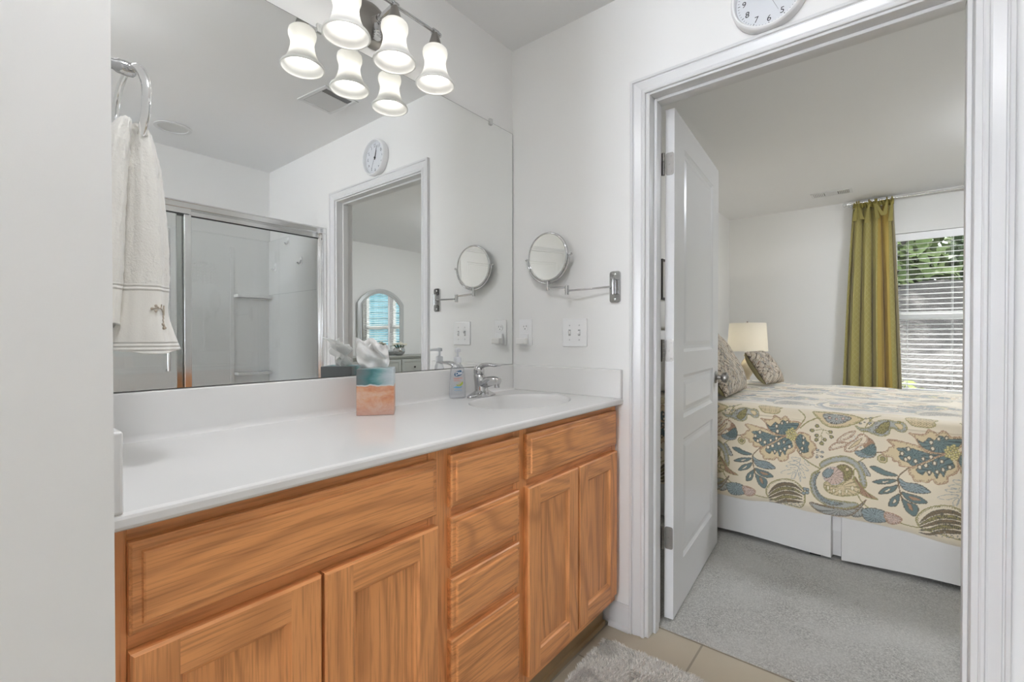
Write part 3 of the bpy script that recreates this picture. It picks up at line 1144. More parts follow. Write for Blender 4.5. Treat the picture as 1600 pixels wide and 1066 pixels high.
# ---------------------------------------------------------------- wall clock
ck = thing('wall_clock', 'round white wall clock standing on the door casing', 'clock', (0, -1.050, 2.2015))
CK = Matrix(((0, 0, -1, 0), (-1, 0, 0, -1.050), (0, 1, 0, 2.2015), (0, 0, 0, 1)))
b = MB().lathe([(.100, .001), (.1075, .004), (.1085, .012), (.1085, .032), (.107, .038), (.103, .041), (.099, .040), (.0955, .034), (.094, .018)], 72, 0, CK, cap=False)
b.build('clock_case', M_white, ck, smooth=40)
b = MB().lathe([(.0945, .001), (.0945, .019), (.0, .0191)], 64, 0, CK, cap=False)
fc = b.build('dial', simple('clock_dial', (.80, .80, .82), .4), ck, smooth=40)
nb = MB()
for k in range(1, 13):
    a = PI / 2 - 2 * PI * k / 12
    vs, fs = text_mesh(str(k), .026, 0.08, .0)
    nb.add([(x + .072 * math.cos(a), y + .072 * math.sin(a), .0196) for x, y, z in vs], fs, 0, CK)
for k in range(60):
    a = 2 * PI * k / 60
    r0 = .0855 if k % 5 else .083
    c_, s_ = math.cos(a), math.sin(a)
    h_ = .0005 if k % 5 else .0009
    nb.add([(r0 * c_ - h_ * s_, r0 * s_ + h_ * c_, .0196), (.090 * c_ - h_ * s_, .090 * s_ + h_ * c_, .0196), (.090 * c_ + h_ * s_, .090 * s_ - h_ * c_, .0196), (r0 * c_ + h_ * s_, r0 * s_ - h_ * c_, .0196)], [(0, 1, 2, 3)], 0, CK)
nb.build('numerals', M_black, fc, smooth=0, fixn=False)


def hand(name, deg, ln, w_, z, tail=.012, mat=M_black):
    a = PI / 2 - math.radians(deg)
    c_, s_ = math.cos(a), math.sin(a)
    P = [(-tail, -w_), (ln * .9, -w_ * .6), (ln, 0), (ln * .9, w_ * .6), (-tail, w_)]
    MB().rings([[(x * c_ - y * s_, x * s_ + y * c_, z) for x, y in P], [(x * c_ - y * s_, x * s_ + y * c_, z + .0008) for x, y in P]], 0, mat=CK).build(name, mat, ck, smooth=0)


hand('hour_hand', 344, .046, .0030, .021)
hand('minute_hand', 343, .071, .0022, .023)
hand('second_hand', 155, .066, .0006, .025, .018, simple('grey_metal', (.25, .25, .25), .4))
MB().lathe([(.0048, .020), (.0048, .027), (.0, .0275)], 16, 0, CK).build('hub', M_black, ck)
MB().lathe([(.0955, .0372), (.0, .0376)], 48, 0, CK, cap=False).build('clock_glass', M_pane, ck)

# ---------------------------------------------------------------- towel ring and towel
tr = thing('towel_ring', 'polished chrome towel ring on the short wall beside the mirror', 'towel ring', (-1.526, -.28, 1.612))
b = MB()
RX = Matrix.Translation((-1.5255, -.28, 1.612)) @ Matrix.Rotation(PI / 2, 4, 'Y')
b.lathe([(.026, 0), (.026, .005), (.022, .010), (.012, .014), (.0095, .022), (.009, .060), (.012, .066), (.013, .078), (.012, .088), (.008, .092), (.0, .093)], 28, 0, RX)
b.build('post', M_chrome, tr, smooth=50)
b = MB()
RC, RA = Vector((-1.442, -.28, 1.540)), math.radians(5.5)
rd = Vector((math.sin(RA) * 1.0, -math.cos(RA), 0))
pts = [tuple(RC + rd * (.074 * math.cos(a)) + Vector((0, 0, .074 * math.sin(a)))) for a in [2 * PI * i / 64 for i in range(64)]]
b.tube(pts, .0080, 12, closed=True, flat=.62)
b.build('ring', simple('bright_ring_chrome', (.90, .90, .90), .08, 1.0), tr, smooth=60)


def towel_mat():
    t = NT('cream_terry')
    v = t.coord()
    z = t.xyz(v)[2]
    loop = t.noise(v, 260, 3, .7)
    soft = t.noise(v, 45, 3)
    band = t.math('MULTIPLY', t.math('GREATER_THAN', z, -.386), t.math('LESS_THAN', z, -.250))
    rib = t.math('ABSOLUTE', t.math('SINE', t.math('MULTIPLY', z, 480)))
    ribm = t.math('MULTIPLY', rib, t.math('MULTIPLY', t.math('GREATER_THAN', z, -.262), t.math('LESS_THAN', z, -.240)))
    ribm2 = t.math('MULTIPLY', rib, t.math('MULTIPLY', t.math('GREATER_THAN', z, -.372), t.math('LESS_THAN', z, -.350)))
    h = t.mix(band, t.mix(.5, loop, soft), t.math('ADD', t.math('MULTIPLY', loop, .12), t.math('MULTIPLY', t.math('ADD', ribm, ribm2), .5)))
    t.set((.80, .775, .72), .95, 0, .1, sheen=.5)
    t.bump(h, .9, .004)
    return t.mat


M_towel = towel_mat()
tw = thing('hand_towel', 'cream terry hand towel draped through the towel ring', 'towel', (-1.44, -.28, 1.472))


def towel_flap(name, rows, seed, fuzz=.0006):
    """rows: (z, x_lo, x_hi, y_near, y_far); closed drape with soft ripples"""
    rows = spline(rows, 7)
    n = 84
    r_ = np.random.default_rng(seed)
    R = []
    m = len(rows)
    for i, (z, x0, x1, yn, yf) in enumerate(rows):
        t = i / (m - 1)
        ring = []
        for k in range(n):
            a = 2 * PI * k / n
            c_, s_ = math.cos(a), math.sin(a)
            e = .75
            px = math.copysign(abs(c_) ** e, c_)
            py = math.copysign(abs(s_) ** e, s_)
            amp = .035 + .035 * t
            rp = 1 + amp * math.sin(5 * a + seed) * min(1, t * 3) + .5 * amp * math.sin(9 * a + 2.2 * seed + 2 * t)
            x = (x0 + x1) / 2 + (x1 - x0) / 2 * px * rp
            y = (yn + yf) / 2 + (yf - yn) / 2 * py * rp
            f = fuzz if not (1.086 < z < 1.222) else .0001
            ring.append((x + r_.normal(0, f), y + r_.normal(0, f), z + (r_.normal(0, f) if 0 < i < m - 1 else 0) + .004 * math.sin(3 * a + seed) * t))
        R.append(ring)
    return MB().rings(R).build(name, M_towel, tw, smooth=180), R


ZT_ = 1.497
front, FR = towel_flap('front_fold', [
    (1.506, -1.446, -1.432, -.31, -.262), (1.502, -1.449, -1.423, -.325, -.245), (1.478, -1.450, -1.415, -.335, -.235), (1.42, -1.454, -1.404, -.340, -.230),
    (1.34, -1.457, -1.397, -.345, -.225), (1.27, -1.460, -1.3935, -.348, -.220), (1.215, -1.463, -1.3935, -.350, -.215),
    (1.17, -1.466, -1.395, -.352, -.212), (1.14, -1.470, -1.388, -.354, -.210), (1.108, -1.474, -1.378, -.356, -.208), (1.104, -1.474, -1.378, -.356, -.208)], 3)
towel_flap('back_fold', [
    (1.512, -1.462, -1.449, -.31, -.255), (1.508, -1.466, -1.446, -.325, -.24), (1.48, -1.480, -1.447, -.335, -.23), (1.42, -1.493, -1.452, -.340, -.225),
    (1.33, -1.500, -1.457, -.343, -.22), (1.25, -1.504, -1.460, -.346, -.215), (1.165, -1.508, -1.466, -.348, -.21), (1.150, -1.508, -1.466, -.348, -.21)], 5)
# embroidered twig on the front fold
em = MB()
nrow = len(FR)


def on_towel(u, v):
    """u: angle round the fold in turns, v: height -> surface point pushed out a little"""
    best = min(range(nrow), key=lambda i: abs(FR[i][0][2] - v))
    k = int(u % 1 * 84)
    p, c_ = Vector(FR[best][k]), Vector(tuple(sum(q[j] for q in FR[best]) / 84 for j in range(3)))
    d_ = p - c_
    d_.z = 0
    return Vector((p.x, p.y, v)) + d_.normalized() * .0012


U0 = -.15
for line in ([(0, 1.172), (-.035, 1.178), (-.07, 1.180), (-.10, 1.179)], [(0, 1.172), (-.012, 1.163), (-.028, 1.155)], [(-.028, 1.155), (-.052, 1.152)], [(-.028, 1.155), (-.026, 1.146)], [(-.028, 1.155), (-.042, 1.145)],
             [(-.055, 1.180), (-.042, 1.187)], [(0, 1.172), (.004, 1.186)], [(-.07, 1.180), (-.082, 1.185)]):
    em.tube([tuple(on_towel(U0 + u, v)) for u, v in spline(line, 3)], .0010, 6)
for u, v in ((-.10, 1.179), (-.085, 1.175), (-.088, 1.184), (-.052, 1.152), (-.026, 1.146), (-.042, 1.145)):
    em.sphere(tuple(on_towel(U0 + u, v)), .0024, 8, 6)
em.build('embroidery', simple('taupe_thread', (.46, .39, .31), .7), front, label='taupe embroidered twig')

# ---------------------------------------------------------------- shower enclosure
SY = -1.665
sh = thing('shower_enclosure', 'bright metal framed sliding glass shower doors', 'shower', (-.76, SY, 0))
b = MB()
b.box(-1.60, -.004, SY - .028, SY + .028, 1.832, 1.872)
b.box(-1.60, -.004, SY - .033, SY + .033, 1.862, 1.868)
b.build('header_rail', M_alu, sh, bevel=.003)
b = MB().box(-.034, -.003, SY - .028, SY + .028, .36, 1.832)
b.box(-.040, -.003, SY - .006, SY + .006, .36, 1.832)
b.build('side_rail', M_alu, sh, bevel=.003)
b = MB().box(-1.60, -.004, SY - .03, SY + .03, .335, .36)
b.build('sill_rail', M_alu, sh, bevel=.003)
for name, x0, x1, y in (('sliding_door', -.853, -.034, SY - .014), ('sliding_door', -1.58, -.790, SY + .014)):
    b = MB()
    b.box(x0, x1, y - .009, y + .009, 1.802, 1.834)
    b.box(x0, x1, y - .009, y + .009, .36, .395)
    b.box(x0, x0 + .034, y - .009, y + .009, .395, 1.802)
    b.box(x1 - (.034 if x1 < -.5 else .012), x1, y - .009, y + .009, .395, 1.802)
    fr = b.build(name, M_alu, sh, bevel=.002)
    MB().box(x0 + .03, x1 - .01, y - .002, y + .002, .39, 1.805).build('glass_pane', M_glass, fr, smooth=0)
    g = MB()
    g.box(x0 + .034, x0 + .037, y - .0095, y + .0095, .395, 1.802)
    g.box(x0 + .03, x1 - .01, y - .0095, y + .0095, 1.7985, 1.802)
    g.build('gasket', M_black, fr, smooth=0)
b = MB()
b.tube([(-.905, SY + .024, .95), (-.905, SY + .055, .95), (-.905, SY + .055, 1.70), (-.905, SY + .024, 1.70)], .008, 12)
b.build('towel_bar', M_alu, sh)
sr = thing('shower_surround', 'white acrylic tub surround with moulded corner shelves behind the glass', 'shower', (-.76, -2.1, 0))
b = MB()
b.box(-1.60, -.004, YS + .002, YS + .022, .34, 1.885)
b.box(-.022, -.002, YS + .022, SY - .034, .34, 1.885)
b.build('wall_panel', M_surround, sr, bevel=.004)
b = MB().box(-.023, -.0215, YS + .03, SY - .04, 1.458, 1.461)
b.build('panel_seam', simple('grey_seam', (.5, .5, .5), .5), sr, smooth=0)
b = MB()
for z in (1.45, .865):
    pts = [(-.275, YS + .02), (-.03, YS + .02), (-.03, YS + .10), (-.10, YS + .115), (-.275, YS + .10)]
    b.rings([[(x, y, z - .022) for x, y in pts], [(x, y, z) for x, y in pts]])
b.box(-.30, -.27, YS + .02, YS + .026, .40, 1.80)
b.build('shelf', M_surround, sr, bevel=.004)
b = MB()
for i in range(9):
    for k in range(7):
        b.box(-.58 + i * .022, -.562 + i * .022, YS + .021, YS + .0245, 1.52 + k * .022, 1.538 + k * .022)
b.build('moulded_grid', M_surround, sr, smooth=0, bevel=.001, segs=1)
b = MB().box(-1.60, -.004, YS + .002, SY + .034, .002, .336)
b.build('bathtub_rim', M_surround, sr, bevel=.02, segs=3)
hk = None
for i, (y, z, lb_) in enumerate(((-2.359, 1.671, 'clear adhesive hook low in the shower corner by the back wall'), (-1.951, 1.679, 'clear adhesive hook on the shower side wall toward the glass door'), (-2.146, 1.845, 'clear adhesive hook highest on the shower side wall'))):
    if hk is None:
        hk = thing('wall_hook', lb_, 'hook', (-.0222, y, z), group='clear hooks in the shower')
        MB().prism(rrect(-.017, .017, -.03, .03, .016), 0, -.003, 'yz').build('back_plate', M_white, hk, world=False, bevel=.001)
        MB().tube(spline([(-.003, 0, .006), (-.010, 0, -.014), (-.022, 0, -.022), (-.032, 0, -.012)], 4), .005, 10).build('hook', M_white, hk, world=False)
    else:
        dup(hk, (-.0222, y, z), None, lb_)

# ---------------------------------------------------------------- bathroom ceiling fittings
rl = thing('recessed_light', 'round recessed ceiling light switched off above the shower', 'ceiling light', (-.740, -2.14, H))
MB().lathe([(.098, -.001), (.098, -.006), (.080, -.008), (.077, -.003), (.077, -.001)], 48, 0, Matrix.Translation((-.740, -2.14, H)), cap=False).build('trim_ring', M_trim, rl, smooth=50)
MB().lathe([(.078, -.0035), (.05, -.0008), (.0, -.0006)], 40, 0, Matrix.Translation((-.740, -2.14, H)), cap=False).build('lens', simple('off_lens', (.62, .62, .60), .3), rl)


def ceiling_vent(name, label, cx0, cy0, wx, wy, rot, n, along='x'):
    v_ = thing(name, label, 'vent', (cx0, cy0, H), rot)
    b = MB()
    for s_ in ((-1, 0), (1, 0), (0, -1), (0, 1)):
        if s_[0]:
            b.box(s_[0] * wx / 2, s_[0] * (wx / 2 - .022), -wy / 2, wy / 2, -.006, -.0005)
        else:
            b.box(-wx / 2 + .022, wx / 2 - .022, s_[1] * wy / 2, s_[1] * (wy / 2 - .022), -.006, -.0005)
    b.build('frame', M_trim, v_, world=False, bevel=.0015, segs=1)
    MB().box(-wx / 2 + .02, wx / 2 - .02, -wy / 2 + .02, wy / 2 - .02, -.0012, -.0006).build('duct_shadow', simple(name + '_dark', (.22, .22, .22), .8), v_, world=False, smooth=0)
    return v_


cv_ = ceiling_vent('ceiling_vent', 'white louvred exhaust vent on the bathroom ceiling', -.305, -1.075, .21, .25, math.radians(-6), 8)
for k in range(15):
    s_ = MB()
    x = -.078 + k * .0112
    s_.add([(x, -.10, -.0018), (x + .008, -.10, -.006), (x + .008, .058, -.006), (x, .058, -.0018)], [(0, 1, 2, 3)])
    s_.build('slat', M_trim, cv_, world=False, smooth=0, solid=.001)


def dome(name, label, loc, r, strength, color):
    t = thing(name, label, 'ceiling light', loc)
    MB().lathe([(r * 1.08, -.0005), (r * 1.08, -.018), (r, -.022), (r * .98, -.0005)], 40, 0, Matrix.Translation(loc), cap=False).build('base', M_satin, t)
    MB().lathe([(r, -.021)] + [(r * math.cos(a), -.021 - r * .42 * math.sin(a)) for a in [PI / 2 * i / 10 for i in range(1, 11)]], 40, 0, Matrix.Translation(loc), cap=False).build('fill_dome', emit(name + '_glow', color, strength), t, smooth=180)
    return t


dome('fill_lamp', 'added out-of-view flush dome fill lamp between the vanity and the shower', (-1.42, -.90, H), .14, BATH_FILL, (.965, .988, 1.035))  # extra lamp added out of view to brighten the bathroom evenly

# ---------------------------------------------------------------- bath rug


def rug_mat():
    t = NT('pale_grey_shag')
    a = t.n('Attribute', attribute_name='tuft')
    t.set(a.outputs['Color'], .8, 0, .2, sheen=.4)
    return t.mat


M_rug = rug_mat()
rg = thing('bath_rug', 'pale grey shaggy bath rug on the tile in front of the vanity', 'rug', (-.60, -.86, 0))
RX0, RX1, RY0, RY1 = -1.08, -.128, -1.18, -.548
MB().box(RX0 + .012, RX1 - .012, RY0 + .012, RY1 - .012, .0005, .008).build('backing', simple('rug_backing', (.45, .44, .41), .9), rg, smooth=0)
n1, n2 = 52000, 16000
px = np.concatenate([rng.uniform(-.50, RX1, n1), rng.uniform(RX0, -.50, n2)])
py = rng.uniform(RY0, RY1, n1 + n2)
n = n1 + n2
cl = np.sin(px * 37 + 3 * np.sin(py * 23)) * np.sin(py * 41 + 2 * np.sin(px * 29))
ang_ = rng.uniform(0, 2 * PI, n) * .35 + 2.5 * np.sin(px * 9 + py * 7) + 1.2 * cl
ln = rng.uniform(.024, .036, n)
lean = rng.uniform(.25, .85, n)
dx, dy = np.cos(ang_), np.sin(ang_)
wd = rng.uniform(.0010, .0017, n)
wx, wy = -dy * wd, dx * wd
P = np.zeros((n, 5, 3))
for i, (f, hz, ww) in enumerate(((0, 0, 1), (0, 0, -1), (.35, .62, 1), (.35, .62, -1), (1, .9, 0))):
    P[:, i, 0] = px + dx * ln * lean * f + wx * ww
    P[:, i, 1] = py + dy * ln * lean * f + wy * ww
    P[:, i, 2] = .006 + ln * hz * (1.05 - .55 * lean * f)
P[:, :, 0] = np.minimum(P[:, :, 0], RX1 + .012)
P[:, :, 1] = np.minimum(P[:, :, 1], RY1 + .014)
b0 = np.arange(n)[:, None] * 5
tri = np.concatenate([b0 + np.array([[0, 1, 3]]), b0 + np.array([[0, 3, 2]]), b0 + np.array([[2, 3, 4]])], 1).reshape(-1, 3)
off = np.array(rg.location)
me = bpy.data.meshes.new('pile')
me.from_pydata((P.reshape(-1, 3) - off).tolist(), [], tri.tolist())
ca_ = me.color_attributes.new('tuft', 'FLOAT_COLOR', 'POINT')
sh_ = rng.uniform(.62, 1.0, n)
base = np.array([.80, .78, .73])[None] * sh_[:, None] + np.array([.05, .035, .01])[None] * rng.uniform(0, 1, n)[:, None]
colr = np.ones((n, 5, 4))
colr[:, :, :3] = base[:, None, :]
ca_.data.foreach_set('color', colr.reshape(-1).astype(np.float32))
me.materials.append(M_rug)
me.polygons.foreach_set('use_smooth', [True] * len(me.polygons))
o = bpy.data.objects.new('pile', me)
COL.objects.link(o)
o.parent = rg
o['kind'] = 'stuff'

